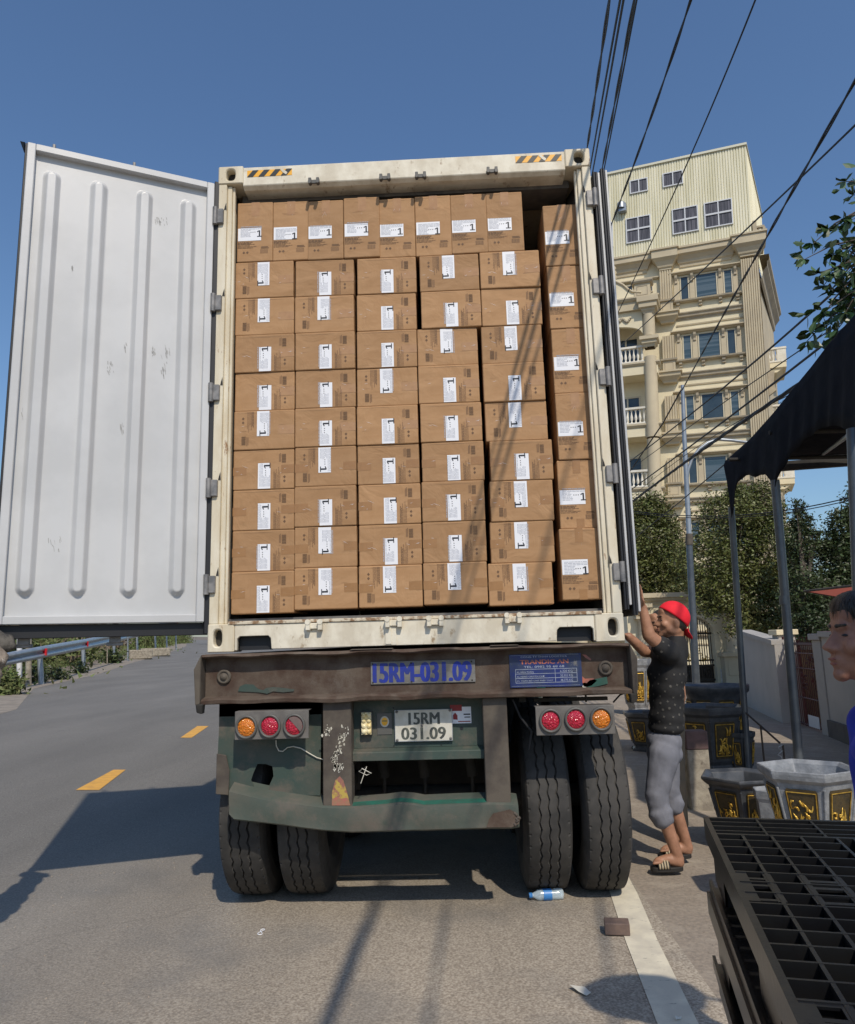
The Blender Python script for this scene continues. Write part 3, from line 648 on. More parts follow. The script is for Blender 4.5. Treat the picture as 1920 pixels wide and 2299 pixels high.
# flaking paint patches
def patch(pts, mat, nm='paint_patch', y=-.0222, par=None):
    mb = MB(); mb.poly([(at(u, v, y=y).x, y, at(u, v, y=y).z) for u, v in pts]); return mb.build(nm, mat, par or tr, fixn=False)
patch([(488,1418), (492,1408), (503,1403), (520,1404), (528,1412), (540,1416), (546,1411), (560,1409), (582,1411), (604,1414), (602,1418), (580,1420), (560,1418), (548,1423), (530,1420), (510,1419)], m_green)
patch([(1100,1400), (1104,1393), (1121,1393), (1125,1404), (1118,1411), (1101,1411)], m_green2)
patch([(1196,1408), (1210,1395), (1245,1388), (1247,1402), (1228,1407), (1210,1410)], m_green2)
patch([(1192,1385), (1200,1392), (1216,1391), (1225,1396), (1216,1404), (1200,1409), (1193,1403)], m_orange)
patch([(1190,1404), (1198,1400), (1210,1402), (1220,1398), (1214,1406), (1197,1411)], m_paper)
patch([(1194,1342), (1202,1343), (1213,1352), (1211,1355), (1201,1349)], m_orange)
# painted number board
def board(u0, v0, u1, v1, y, mat, nm, th=.003):
    a, b = at(u0, v1, y=y), at(u1, v0, y=y); mb = MB(); mb.box(a.x, b.x, y-th, y, a.z, b.z); o = mb.build(nm, mat, tr, bevel=.001); return o, a.x, b.x, a.z, b.z
o, x0, x1, z0, z1 = board(761, 1352, 974, 1404, -.0225, m_greyplate, 'number_board')
mb = MB(); fit_text(mb, '15RM-031.09', (x0+x1)/2-.004, -.0264, (z0+z1)/2, (x1-x0)*.93, (z1-z0)*.86, .06); mb.build('painted_number', m_blue, o, fixn=False)
mb = MB()
for x in (x0+.012, x0+.235, x1-.02):
    for z in (z0+.01, z1-.012): mb.disc((x, -.0268, z), .005, n=10)
mb.build('rivets', m_dark, o, fixn=False)
# blue data sign
o, x0, x1, z0, z1 = board(1047, 1339, 1191, 1411, -.0225, m_bluepl, 'data_sign')
w_, h_ = x1-x0, z1-z0
def T(s, a0, a1, b, hh, mat, nm='sign_text', bold=0):
    mb = MB(); fit_text(mb, s, x0+w_*(a0+a1)/2, -.0262, z1-h_*b, w_*(a1-a0), h_*hh, bold); mb.build(nm, mat, o, fixn=False)
T('CÔNG TY TNHH LOGISTICS', .16, .80, .075, .065, m_white); T('TRANDIC AN', .15, .82, .235, .13, m_orange, bold=.06); T('TEL: 0982 95 68 68', .2, .76, .385, .065, m_white)
for k, (a, b) in enumerate((('KL BẢN THÂN', '6.220 KG'), ('KL HÀNG CHUYÊN CHỞ', '32.555 KG'), ('KL TOÀN BỘ CHO PHÉP TGGT', '38.775 KG'))):
    T(a, .10, (.33, .48, .60)[k], .53+.135*k, .062, m_white); T(b, .70, .87, .53+.135*k, .066, m_white)
mb = MB()
for b in (.455, .59, .725, .86): mb.box(x0+w_*.08, x0+w_*.93, -.0263, -.0256, z1-h_*b-.0012, z1-h_*b+.0012)
for a in (.08, .63, .93): mb.box(x0+w_*a-.0012, x0+w_*a+.0012, -.0267, -.0259, z1-h_*.86, z1-h_*.455)
for a, b, c_, d in ((.02,.965,.03,.035), (.02,.965,.955,.96)): mb.box(x0+w_*a, x0+w_*b, -.0263, -.0257, z1-h_*d, z1-h_*c_)
mb.build('sign_lines', m_white, o, fixn=False)
# uprights
mb = MB(); a = at(662,1440,y=-.05); b = at(722,1658,y=-.05); mb.box(a.x, b.x, -.05, .07, b.z-.002, 1.199); up1 = mb.build('upright', m_rust2, tr, bevel=.004)
mb = MB(); a = at(989,1425,y=-.05); b = at(1049,1655,y=-.05); mb.box(a.x, b.x, -.05, .07, b.z-.002, 1.199); mb.build('upright', m_rust2, tr, bevel=.004)
# old sticker and chips on the left upright
def spatter(box, n, mat, nm, seed, y=-.0512):
    mb = MB(); r_ = random.Random(seed)
    for _ in range(n):
        u, v = box(r_); s = r_.uniform(.8, 3); k = r_.randint(4, 6); off = r_.uniform(0, 6)
        mb.poly([(at(u, v, y=y).x+s*.0028*math.cos(off+2*math.pi*j/k)*r_.uniform(.5, 1), y, at(u, v, y=y).z+s*.0045*math.sin(off+2*math.pi*j/k)*r_.uniform(.5, 1)) for j in range(k)])
    return mb.build(nm, mat, up1, fixn=False)
spatter(lambda r_: (lambda t: (712-30*t+r_.gauss(0, 4), 1490+75*t+r_.gauss(0, 5)))(r_.random()), 80, m_plate, 'paint_chips', 2)
spatter(lambda r_: (r_.uniform(684, 705), 1566+abs(r_.gauss(0, 7))), 50, m_plate, 'paint_chips', 3)
spatter(lambda r_: (672+r_.gauss(0, 3), r_.uniform(1485, 1512)), 20, m_plate, 'paint_chips', 5)
y = -.0508
mb = MB(); mb.k = 0
mb.poly([(at(u, v, y=y).x, y, at(u, v, y=y).z) for u, v in ((682,1650), (681,1625), (688,1600), (697,1592), (704,1600), (712,1625), (718,1650))])
mb.k = 1; mb.poly([(at(u, v, y=y).x, y-.0008, at(u, v, y=y).z) for u, v in ((681,1652), (681,1640), (690,1634), (700,1638), (712,1636), (719,1652))]); mb.build('old_sticker', [M('faded_yellow', (.45,.33,.07), (.28,.12,.09), 30, .7, lo=.45, hi=.55), M('faded_red', (.40,.13,.10), (.3,.17,.1), 30, .7)], up1, fixn=False)
# centre panel with licence plate
yp = .06; a = at(722, 1535, y=yp); b = at(990, 1430, y=yp)
mb = MB(); mb.box(a.x-.02, b.x+.02, yp, yp+.02, a.z, 1.20); pn = mb.build('rear_panel', m_green, tr)
mb = MB(); c0 = at(722, 1562, y=yp-.05); mb.prism([(a.x-.01, yp-.001, a.z), (a.x-.01, yp-.05, a.z-.018), (a.x-.01, yp-.052, c0.z), (a.x-.01, yp-.03, c0.z-.002), (a.x-.01, yp-.001, a.z-.03)], (b.x-a.x+.02, 0, 0)); mb.build('panel_lip', m_green, pn, bevel=.003)
def pboard(u0, v0, u1, v1, y, mat, nm, th=.003, bev=.001):
    p, q = at(u0, v1, y=y), at(u1, v0, y=y); mb = MB(); mb.box(p.x, q.x, y-th, y, p.z, q.z); o_ = mb.build(nm, mat, tr, bevel=bev); return o_, p.x, q.x, p.z, q.z
o, x0, x1, z0, z1 = pboard(811, 1454, 927, 1521, yp-.012, m_plate, 'licence_plate', .006, .002)
mb = MB(); yy = yp-.0188; fit_text(mb, '15RM', x0+(x1-x0)*.51, yy, z0+(z1-z0)*.72, (x1-x0)*.53, (z1-z0)*.38, .05); fit_text(mb, '031.09', x0+(x1-x0)*.495, yy, z0+(z1-z0)*.25, (x1-x0)*.76, (z1-z0)*.38, .05)
mb.build('plate_characters', M('plate_black', (.05,.055,.05), (.10,.11,.09), 25, .5), o, fixn=False)
mb = MB(); t_ = .002
for p in ((x0,x1,z0-.001,z0+t_), (x0,x1,z1-t_,z1+.001), (x0-.001,x0+t_,z0,z1), (x1-t_,x1+.001,z0,z1)): mb.box(p[0], p[1], yp-.0195, yp-.013, p[2], p[3])
mb.build('plate_rim', m_galv, o)
mb = MB(); [mb.lathe([(.008,0), (.008,-.003), (.001,-.006)], (x, yp-.019, z), 12, 'y') for x, z in ((x0+.012,z1-.008), (x0+.012,z0+.008), (x1-.012,z0+.012), (x1-.012,z1-.006), ((x0+x1)/2-.01,(z0+z1)/2))]; mb.build('plate_screws', m_hinge, o)
o, x0, x1, z0, z1 = pboard(742, 1458, 764, 1507, yp-.002, m_ring, 'side_lamp', .035, .004)
mb = MB()
for i in range(2):
    for j in range(4): mb.lathe([(.0135,-.0), (.0135,-.006), (.008,-.011), (.001,-.012)], (x0+(x1-x0)*(.27+.46*i), yp-.037, z0+(z1-z0)*(.15+.235*j)), 12, 'y')
mb.box(x0+.004, x1-.004, yp-.0395, yp-.0372, z0+.005, z1-.005); mb.build('lens', m_cream_lens, o)
o, x0, x1, z0, z1 = pboard(774, 1462, 804, 1507, yp-.001, m_ring, 'sticker_bracket', .003)
mb = MB(); c_ = at(789, 1480, y=yp-.004); mb.k = 0; mb.disc((c_.x, yp-.0048, c_.z), .026, r2=.031, n=28); mb.k = 1; mb.disc((c_.x, yp-.0054, c_.z), .018, r2=.023, n=28); mb.k = 2; mb.box(c_.x-.014, c_.x+.014, yp-.0058, yp-.0056, c_.z+.001, c_.z+.006)
mb.build('round_sticker', [m_plate, m_yel, m_green2], o, fixn=False)
o, x0, x1, z0, z1 = pboard(928, 1449, 966, 1484, yp-.001, m_label, 'notice_sticker', .001, 0)
mb = MB(); w_, h_ = x1-x0, z1-z0; Yq = yp-.0026
def q_(mb, a0, a1, b0, b1): mb.poly([(x0+w_*a0, Yq, z1-h_*b1), (x0+w_*a1, Yq, z1-h_*b1), (x0+w_*a1, Yq, z1-h_*b0), (x0+w_*a0, Yq, z1-h_*b0)])
mb.k = 0; q_(mb, -.1, .52, -.12, .25); mb.poly([(x0+w_*p, Yq, z1-h_*r) for p, r in ((.05,.75), (.05,.5), (.16,.34), (.28,.52), (.28,.78))]); q_(mb, .3, .95, .86, .92); mb.k = 1; q_(mb, .60, .95, .42, .50); q_(mb, .64, .95, .60, .66)
mb.build('sticker_print', [M('sticker_red', (.28,.03,.03), rough=.6), m_ink], o, fixn=False)
mb = MB()
for u, v, r_ in ((947,1494,.010), (808,1530,.004), (905,1528,.004), (807,1452,.005)): p = at(u, v, y=yp); mb.disc((p.x, yp-.0012, p.z), r_, n=14)
mb.build('panel_holes', m_black, pn, fixn=False)
# tail light clusters
def lamp_box(u0, v0, u1, v1, lamps, yb, half=None):
    a, b = at(u0, v1, y=yb), at(u1, v0, y=yb); mb = MB(); mb.box(a.x, b.x, yb, yb+.012, a.z, b.z); mb.box(a.x, b.x, yb+.0125, yb+.11, b.z-.004, b.z)
    o = mb.build('tail_light_plate', m_lampg, tr, bevel=.003); o['label'] = 'grey plate holding three round rear lamps'
    for i, (u, v, c_) in enumerate(lamps):
        p = at(u, v, y=yb); R0 = .063
        mb = MB(); mb.lathe([(R0,0), (R0,-.012), (R0*.9,-.020), (R0*.80,-.016), (R0*.76,-.004)], (p.x, yb, p.z), 32, 'y', sy=1.0); 
        for v_ in mb.v: v_.z = p.z+(v_.z-p.z)*1.05
        ring = mb.build('lamp_ring', m_ring, o)
        mb = MB(); mb.lathe([(R0*.77,-.006), (R0*.6,-.013), (R0*.3,-.017), (.001,-.018)], (p.x, yb, p.z), 32, 'y')
        for v_ in mb.v: v_.z = p.z+(v_.z-p.z)*1.05
        mb.build('lamp_lens', c_, ring)
        if i == half:
            mb = MB(); pts = [(p.x+R0*.78*math.cos(t), yb-.0195, p.z+R0*.8*math.sin(t)) for t in [R(-40+k*15) for k in range(12)]]; mb.poly(pts); mb.build('broken_lens', M('dull_broken_lens', (.20,.13,.115), (.15,.11,.1), 12, .4), ring, fixn=False)
    return o
lamp_box(481, 1456, 633, 1518, [(506,1491,m_amb), (554,1489,m_red), (604,1488,m_red)], -.12, 2)
lamp_box(1101, 1446, 1259, 1509, [(1129,1478,m_red), (1181,1475,m_red), (1233,1474,m_amb)], -.12)
mb = MB(); mb.box(.60, .64, .05, .09, 1.16, 1.20); mb.box(.69, 1.12, .1, .14, 1.155, 1.175); mb.tube([(.98,.02,1.155), (.98,.02,1.2)], .006); mb.tube([(1.13,0,1.15), (1.17,0,1.19), (1.22,.0,1.21)], .005)
mb.build('lamp_bracket', m_dark, tr)
# mud flap plate, green, with a hole burnt through its lower edge
yf = .03; P = lambda u, v: (at(u, v, y=yf).x, yf, at(u, v, y=yf).z)
out = [(450,1440), (660,1440), (657,1632), (600,1630), (550,1628), (553,1610), (561,1592), (559,1572), (545,1567), (528,1567), (520,1585), (515,1600), (522,1618), (530,1628), (470,1632), (444,1629), (446,1560), (449,1500)]
mb = MB(); mb.prism([P(*p) for p in out], (0,.006,0)); fl = mb.build('mud_flap', m_green, tr)
mb = MB(); mb.prism([P(u, v-0)[:1]+(yf-.004,)+P(u, v)[2:] for u, v in ((446,1545), (465,1548), (472,1580), (470,1630), (444,1628))], (0,-.012,0)); mb.build('flap_edge', m_rust2, fl, bevel=.003)
mb = MB(); mb.box(P(450,1440)[0], P(660,1440)[0], .03, .048, P(450,1470)[2], 1.20); mb.build('flap_hanger', m_dark, tr)
# limp white wire
mb = MB(); mb.tube([at(u, v, y=.02) for u, v in ((566,1518), (567,1530), (572,1540), (580,1541), (590,1533), (602,1531), (618,1535), (634,1545), (650,1554), (664,1558))], .0035, 6); mb.build('wire', m_plate, tr)
mb = MB(); mb.tube([at(u, v, y=-.06) for u, v in ((740,1607), (752,1572), (736,1582), (752,1590), (762,1586), (742,1576)) ], .0025, 5); mb.build('wire', m_plate, tr)
# dented bumper
TT = [(470,1622), (500,1630), (535,1638), (580,1644), (620,1650), (662,1656), (722,1657), (790,1652), (820,1648), (848,1650), (870,1654), (935,1651), (1000,1649), (1050,1650), (1063,1652)]
BB = [(470,1672), (480,1682), (535,1688), (580,1693), (620,1699), (662,1704), (722,1708), (790,1706), (820,1705), (848,1704), (870,1704), (935,1702), (1000,1700), (1050,1700), (1066,1697)]
mb = MB(); rows = []; yb = -.065
for i, (a, b) in enumerate(zip(TT, BB)):
    dnt = .012*math.sin(i*1.7); a, b = at(*a, y=yb), at(*b, y=yb); hh = a.z-b.z; dp = .13
    rows.append([(a.x, yb+dp, a.z+.035+(.012 if i < 5 else 0)), (a.x, yb+dp-.03, a.z+.030), (a.x, yb+.014, a.z+.004), (a.x, yb+dnt*.4, a.z-.004), (a.x, yb-.004+dnt, a.z-hh*.35), (b.x, yb+dnt, b.z+hh*.3), (b.x, yb, b.z+.008), (b.x, yb+.012, b.z), (b.x, yb+dp, b.z+.004)])
mb.grid(rows, True); bm_ = mb.build('bumper', m_bump, tr, solid=.005); bm_.modifiers.new('e', 'EDGE_SPLIT').split_angle = R(24)
mb = MB(); mb.add([v for v in [Vector(r[1])+Vector((0,-.002,.0015)) for r in rows[6:13]]]+[Vector(r[2])+Vector((0,-.002,.0025)) for r in rows[6:13]], [(i, i+1, i+8, i+7) for i in range(6)]); mb.build('bumper_top_paint', m_green2, bm_, fixn=False)
mb = MB(); y = yb-.016
mb.poly([(at(u, v, y=y).x, y, at(u, v, y=y).z) for u, v in ((998,1697), (1003,1680), (1012,1668), (1030,1664), (1046,1660), (1058,1668), (1068,1676), (1064,1690), (1050,1697))]); mb.build('rust_tear', m_rust, bm_, fixn=False)
mb = MB(); rr_ = random.Random(8)
for i in range(7): p = at(1058+rr_.uniform(-6, 12), 1680+rr_.uniform(-12, 12), y=yb-.01); ell(mb, p, (rr_.uniform(.008,.02), .012, rr_.uniform(.006,.014)), Euler((0, rr_.uniform(-1,1), 0)), 6)
mb.build('torn_metal', m_rust2, bm_)
# chassis: main rails, cross members, axles, springs
for x in (-.45, .45):
    mb = MB(); mb.box(x-.06, x+.06, .071, 12, 1.16, 1.18); mb.box(x-.06, x+.06, .071, 12, .80, .82); mb.box(x-.008, x+.008, .071, 12, .82, 1.16); mb.build('chassis_rail', m_dark, tr)
for y in (.35, 1.2, 2.0, 3.0, 4.2): mb = MB(); mb.box(-1.15, 1.15, y, y+.08, 1.18, 1.46); mb.build('cross_member', m_dark, tr)
mb = MB(); mb.box(-1.2, 1.2, .101, 12, 1.46, 1.48); mb.build('deck', m_dark, tr)
for y in (.62, 1.94):
    mb = MB(); mb.tube([(-1.0, y, .54), (1.0, y, .54)], .075, 12); mb.build('axle', m_dark, tr)
    for x in (-.45, .45): mb = MB(); mb.box(x-.04, x+.04, y-.45, y+.45, .66, .72); mb.box(x-.05, x+.05, y-.06, y+.06, .60, .80); mb.build('leaf_spring', m_dark, tr)
mb = MB(); mb.box(-.62,.62,1.15,1.30,.42,.80); mb.build('added_dark_box', m_dark, tr, bevel=.01)  # added dark box, hides the sky-lit ground in the gap below the panel
for x in (-.26,.0,.30): mb = MB(); mb.tube([(x,.5,.86),(x+.02,.52,.68)], .035, 10); mb.tube([(x+.02,.52,.68),(x+.02,.52,.50)], .012, 8); mb.box(x-.05,x+.05,.46,.56,.85,1.1); mb.build('brake_chamber', m_dark, tr)
mb = MB(); mb.tube([(-.45,.3,1.1), (-.35,.25,.95), (-.1,.28,.90), (.2,.3,.98), (.4,.32,1.1)], .014, 6); mb.build('air_hose', m_black, tr)
mb = MB(); mb.tube([(.56,.02,1.18), (.60,.03,1.08), (.66,.02,1.0), (.64,.03,.9)], .008, 6); mb.build('loose_cable', m_black, tr)
mb = MB(); mb.box(-.3,.3,3.4,3.9,.7,1.1); mb.build('spare_tank', m_dark, tr, bevel=.05)
# tyres
def tyre_mesh():
    N = 336; RO = .545; prof = []
    side = [(-.095,.29), (-.13,.34), (-.142,.41), (-.138,.47), (-.127,.51), (-.119,.528)]
    tread = [-.1155+.231*i/77 for i in range(78)]
    rows = []
    for j in range(N):
        th = 2*math.pi*j/N; zz = abs(((j % 8)/4)-1)*2-1; row = []
        for w_, r_ in side: row.append((w_, r_))
        for w_ in tread:
            r_ = RO-.010*(abs(w_)/.1155)**4
            for g in (-.052, 0, .052):
                if abs(w_-g-.0055*zz) < .0040: r_ -= .015
            if abs(w_) > .106 and j % 7 == 0: r_ -= .005
            row.append((w_, r_))
        for w_, r_ in side[::-1]: row.append((-w_, r_))
        rows.append([(w_, r_*math.sin(th), r_*math.cos(th)) for w_, r_ in row])
    rows.append(rows[0]); mb = MB(); mb.grid(rows, False)
    for f in range(len(mb.sm)): mb.sm[f] = False
    return mb
first = None
for (x, y) in ((1.083,.62), (.742,.62), (-1.040,.62), (-.700,.62), (1.083,1.94), (.742,1.94), (-1.040,1.94), (-.700,1.94)):
    if first is None:
        t = tyre_mesh().build('tyre', m_tyre, tr, local=True); t.location = (x, y, .53); first = t
        mb = MB(); mb.lathe([(.29,-.095), (.27,-.08), (.25,-.02), (.12,.0), (.001,.0)], (0,0,0), 32, 'x'); mb.lathe([(.29,.095), (.27,.08), (.25,-.02)], (0,0,0), 32, 'x'); mb.build('rim', m_dark, t, local=True)
    else:
        t = copy_tree(first, tr); t.location = (x, y, .538 if y < 1 else .54); t.rotation_euler = (R(x*77+y*13), 0, 0)
# side guards give the flank something to show
for s in (-1, 1):
    for z in (.75, .98): mb = MB(); mb.box(s*1.2-.02, s*1.2+.02, 3.2, 8.0, z, z+.09); mb.build('side_guard', m_green, tr)
# towing tractor ahead
tk = thing('tractor_unit', 'green lorry cab hidden ahead of the container', 'lorry', (0, 13.2, 0))
mb = MB(); mb.box(-1.2, 1.2, 12.7, 14.6, 1.1, 3.4); mb.build('cab', m_green2, tk, bevel=.1, segs=3)
mb = MB(); mb.box(-.45, .45, 9.5, 14.4, .8, 1.05); mb.build('frame', m_dark, tk)
for x in (-1.0, 1.0):
    for y in (10.6, 13.9):
        c = copy_tree(first, tk); c.location = (x, y-13.2, .54)
for x in (-.7,.7):
    mb = MB(); mb.box(x-.05,x+.05,7.6,7.75,.05,1.2); mb.box(x-.15,x+.15,7.5,7.85,.0,.05); mb.build('landing_leg', m_dark, tr)

# ================================================================== PEOPLE
def frame(c, fwd, up=(0,0,1)):
    f = Vector(fwd).normalized(); u = Vector(up); u = (u-f*u.dot(f)).normalized(); s_ = u.cross(f)   # s_: the person's left
    m_ = Matrix((f, s_, u)).transposed().to_4x4(); m_.translation = Vector(c); return m_
def head(mb, F_, s=1.0, fine=1):
    P_ = lambda a, b, c_: F_ @ Vector((a*s, b*s, c_*s)); rm = F_.to_3x3()
    E_ = lambda c_, r_: ell(mb, P_(*c_), tuple(q*s for q in r_), rm)
    E_((-.012,0,.022), (.098,.076,.100)); E_((.03,0,-.02), (.066,.062,.078)); E_((.036,0,-.062), (.052,.050,.046)); E_((.078,0,-.094), (.020,.024,.019)); E_((.062,0,-.060), (.034,.036,.045))
    E_((.081,0,.030), (.014,.046,.016)); E_((.070,0,.062), (.020,.050,.040))
    cap(mb, P_(.090,0,.010), P_(.108,0,-.022), .0085*s, .0105*s); E_((.112,0,-.026), (.012,.013,.010)); E_((.098,.014,-.030), (.012,.009,.009)); E_((.098,-.014,-.030), (.012,.009,.009))
    E_((.093,0,-.055), (.012,.023,.0075)); E_((.090,0,-.069), (.011,.020,.0075))
    for q in (-1, 1):
        E_((.058,q*.042,-.022), (.030,.024,.026)); E_((.072,q*.030,.008), (.012,.015,.012)); E_((-.012,q*.077,-.012), (.020,.010,.033)); E_((-.006,q*.082,.002), (.013,.006,.018)); E_((0,q*.055,-.055), (.05,.016,.035))
    return P_
def face_bits(par, F_, s=1.0):
    P_ = lambda a, b, c_: F_ @ Vector((a*s, b*s, c_*s)); rm = F_.to_3x3()
    for q in (-1, 1):
        mb = MB(); ell(mb, P_(.0805,q*.033,.007), (.0065*s,.011*s,.0038*s), rm, 10); mb.build('eye', m_ink, par)
        mb = MB(); cap(mb, P_(.092,q*.016,.030), P_(.084,q*.046,.033), .0055*s, .0035*s, 8); mb.build('eyebrow', m_hair, par)
    mb = MB(); ell(mb, P_(.1015,0,-.055), (.005*s,.019*s,.0045*s), rm, 10); ell(mb, P_(.0975,0,-.067), (.005*s,.016*s,.005*s), rm, 10); mb.build('lips', M('lips', (.26,.09,.07), rough=.45), par)
def hand(mb, wrist, dirv, palm_n, spread=.2, curl=.2, L_=.185, thumb=1):
    d = Vector(dirv).normalized(); n_ = Vector(palm_n); n_ = (n_-d*n_.dot(d)).normalized(); s_ = n_.cross(d); w0 = Vector(wrist); k = L_/.185
    ell(mb, w0+d*.048*k, (.052*k, .040*k, .014*k), Matrix((d, s_, n_)).transposed())
    for i, (o_, l) in enumerate(((-.030,.068), (-.010,.078), (.011,.072), (.031,.056))):
        b = w0+d*.088*k+s_*o_*k; dv = (d+s_*(o_*spread*8)).normalized(); p1 = b+dv*l*.45*k-n_*curl*.0*k; p2 = p1+(dv+n_*curl).normalized()*l*.32*k; p3 = p2+(dv+n_*curl*2.2).normalized()*l*.25*k
        chain(mb, [b, p1, p2, p3], [.0092*k, .0085*k, .0078*k, .0068*k])
    tb = w0+d*.025*k-s_*thumb*.030*k; chain(mb, [tb, tb+(d*.6-s_*thumb*.8).normalized()*.035*k+n_*.004, tb+(d*.85-s_*thumb*.5).normalized()*.062*k+n_*.010], [.013*k, .0105*k, .008*k])
# --- man in the red cap, leaning on the door, facing left
A_ = lambda u, v, y: at(u, v, y=y)
p1 = thing('person', 'man in backwards red cap, black patterned shirt and grey rolled trousers pushing the door', 'person', (1.56, .9, 0))
HC = A_(1377.5, 1275, .90); HF = frame(HC, (-1, -.04, .06), (.05, 0, 1))
mb = MB(); head(mb, HF, 1.0)
neck = A_(1384, 1313, .90); ch = A_(1368, 1385, .90); wa = A_(1364, 1480, .90); pel = A_(1362, 1528, .90)
chain(mb, [HC+Vector((.03,0,-.05)), neck], [.052, .058]); chain(mb, [neck, ch, wa, pel], [.062, .090, .084, .096])
nsh = A_(1372, 1338, .745); fsh = A_(1372, 1336, 1.06)
elb = A_(1331, 1304, .70); wr = A_(1318.5, 1246, .69)
chain(mb, [nsh, elb, wr], [.056, .043, .029]); cap(mb, elb.lerp(wr, .1), elb.lerp(wr, .45), .044, .036)
hand(mb, wr, (-.05, .0, 1), (-1, .0, 0), .15, .06, .17, 1)
elb2 = A_(1322, 1336, 1.03); wr2 = A_(1290, 1306, .98)
chain(mb, [fsh, elb2, wr2], [.052, .042, .032]); hand(mb, wr2, (-.9, -.1, .35), (.2, 0, -1), .1, .4, .17, -1)
hipn = A_(1362, 1545, .80); hipf = A_(1364, 1542, 1.0); knn = A_(1347, 1632, .78); knf = A_(1373, 1625, 1.01); ann = A_(1392, 1762, .76); anf = A_(1411, 1738, 1.02)
chain(mb, [hipn, knn, ann], [.078, .055, .034]); chain(mb, [hipf, knf, anf], [.078, .055, .034])
cap(mb, knn.lerp(ann, .15), knn.lerp(ann, .5), .047, .038); cap(mb, knf.lerp(anf, .15), knf.lerp(anf, .5), .046, .037)
feet = []
for an, toe, heel, yy in ((ann, (1334,1774), (1401,1781), .76), (anf, (1349,1749), (1418,1755), 1.02)):
    t_ = A_(*toe, yy); h_ = A_(*heel, yy); feet.append((t_, h_)); t_ = t_.lerp(h_, .10); hz_ = .045
    cap(mb, h_+Vector((-.03,0,hz_)), an, .035, .036); chain(mb, [h_+Vector((-.02,0,.035)), h_.lerp(t_, .5)+Vector((0,0,.045)), t_+Vector((.03,0,.028))], [.032, .034, .022])
    cap(mb, an, h_.lerp(t_, .55)+Vector((0,0,.04)), .034, .028)
    for i in range(5): cap(mb, t_+Vector((.04,-.036+.018*i,.026)), t_+Vector((-.008+.006*i,-.036+.018*i,.020)), .011-.0006*i, .0095)
body = fuse(mb, 'body', m_skin, p1, .0085, 3)
face_bits(body, HF)
mb = MB(); rm = HF.to_3x3(); ell(mb, HF @ Vector((-.030,0,.000)), (.082,.0795,.085), rm); fuse(mb, 'hair', m_hair, p1, .01, 1)
# shirt
mb = MB(); chain(mb, [neck+Vector((.005,0,-.03)), ch], [.085, .135]); 
for c_, r_ in ((A_(1370,1350,.90), (.112,.185,.12)), (A_(1368,1385,.90), (.118,.168,.16)), (A_(1367,1415,.90), (.115,.162,.16)), (A_(1367,1445,.90), (.112,.158,.15)), (A_(1366,1470,.90), (.113,.157,.12)), (A_(1366,1492,.90), (.119,.160,.06))): ell(mb, c_, r_)
cap(mb, nsh, nsh.lerp(elb, .42), .080, .066); cap(mb, fsh, fsh.lerp(elb2, .5), .078, .066); 
ws = fuse(mb, 'shirt', m_shirt, p1, .011, 9, lambda c_: c_+Vector((.004*math.sin(c_.z*38+c_.y*20), .003*math.sin(c_.z*31), 0)))
r_ = random.Random(3); vs = [v for v in ws.data.vertices if v.normal.y < -.1 or v.normal.x < -.3]; mb = MB(); used = []
for _ in range(4000):
    v = r_.choice(vs); c_ = v.co+worg(p1)
    if c_.z > A_(1366,1382,.8).z and not (c_-nsh.lerp(elb,.42)).length < .075: continue
    if any((c_-q_2).length < .042 for q_2 in used): continue
    used.append(c_.copy()); n_ = v.normal; t_ = n_.cross(Vector((0,0,1))).normalized(); b_ = n_.cross(t_); a0 = r_.uniform(0, .8); K_ = len(used) % 3
    s_ = .011; m8 = 8 if K_ else 12
    mb.add([c_+n_*.003+(t_*math.cos(a0+math.pi*2*j/m8)+b_*math.sin(a0+math.pi*2*j/m8))*s_*(1 if j % 2 == 0 else (.38 if K_ else .6)) for j in range(m8)], [tuple(range(m8))])
mb.build('shirt_motifs', m_motif, ws, fixn=False)
# trousers
mb = MB()
for c_, r_ in ((A_(1362,1520,.90), (.116,.160,.10)), (A_(1363,1545,.90), (.118,.155,.09))): ell(mb, c_, r_)
cn = A_(1355, 1668, .78); cf = A_(1379, 1643, 1.01)
chain(mb, [hipn+Vector((0,0,-.01)), hipn.lerp(knn, .55), knn+Vector((-.0,0,.0)), cn], [.104, .086, .076, .068]); chain(mb, [hipf, knf+Vector((-.01,0,0)), cf], [.10, .080, .066])
for a_, b_, q_2 in ((cn, ann, .080), (cf, anf, .076)): d_ = (b_-a_).normalized(); cap(mb, a_-d_*.005, a_+d_*.025, q_2, q_2*.96)
fuse(mb, 'trousers', m_short, p1, .011, 3, lambda c_: c_+Vector((.0035*math.sin(c_.z*90+c_.y*30)*min(1, max(0, (.62-c_.z)*4)), .002*math.sin(c_.z*40+c_.x*40), 0)))
# cap
CM = frame(HF @ Vector((-.016, 0, .036)), HF.to_3x3() @ Vector((.82, 0, .57)), HF.to_3x3() @ Vector((-.57, 0, .82)))
mb = MB(); rows = []
for i in range(15):
    th = math.pi*.53*i/14; rows.append([CM @ Vector((.113*math.sin(th)*math.cos(a), .092*math.sin(th)*math.sin(a), .105*math.cos(th))) for a in [2*math.pi*j/32 for j in range(32)]])
mb.grid(rows[1:], True, True); mb.add(rows[1], [tuple(range(32))]); cp = mb.build('cap', m_cap, p1, solid=.004)
mb = MB(); rows = []
for i in range(7):
    t = i/6; rows.append([CM @ Vector((-.105-.082*t*math.cos(a)*1.0+.02*t*(1-math.cos(a)), .078*math.sin(a)*(1+.0*t), -.022-.020*t-.012*math.cos(a*1.2)+.0)) for a in [R(-70+140*j/14) for j in range(15)]])
mb.grid(rows, True); mb.build('cap_peak', m_cap, cp, solid=.005)
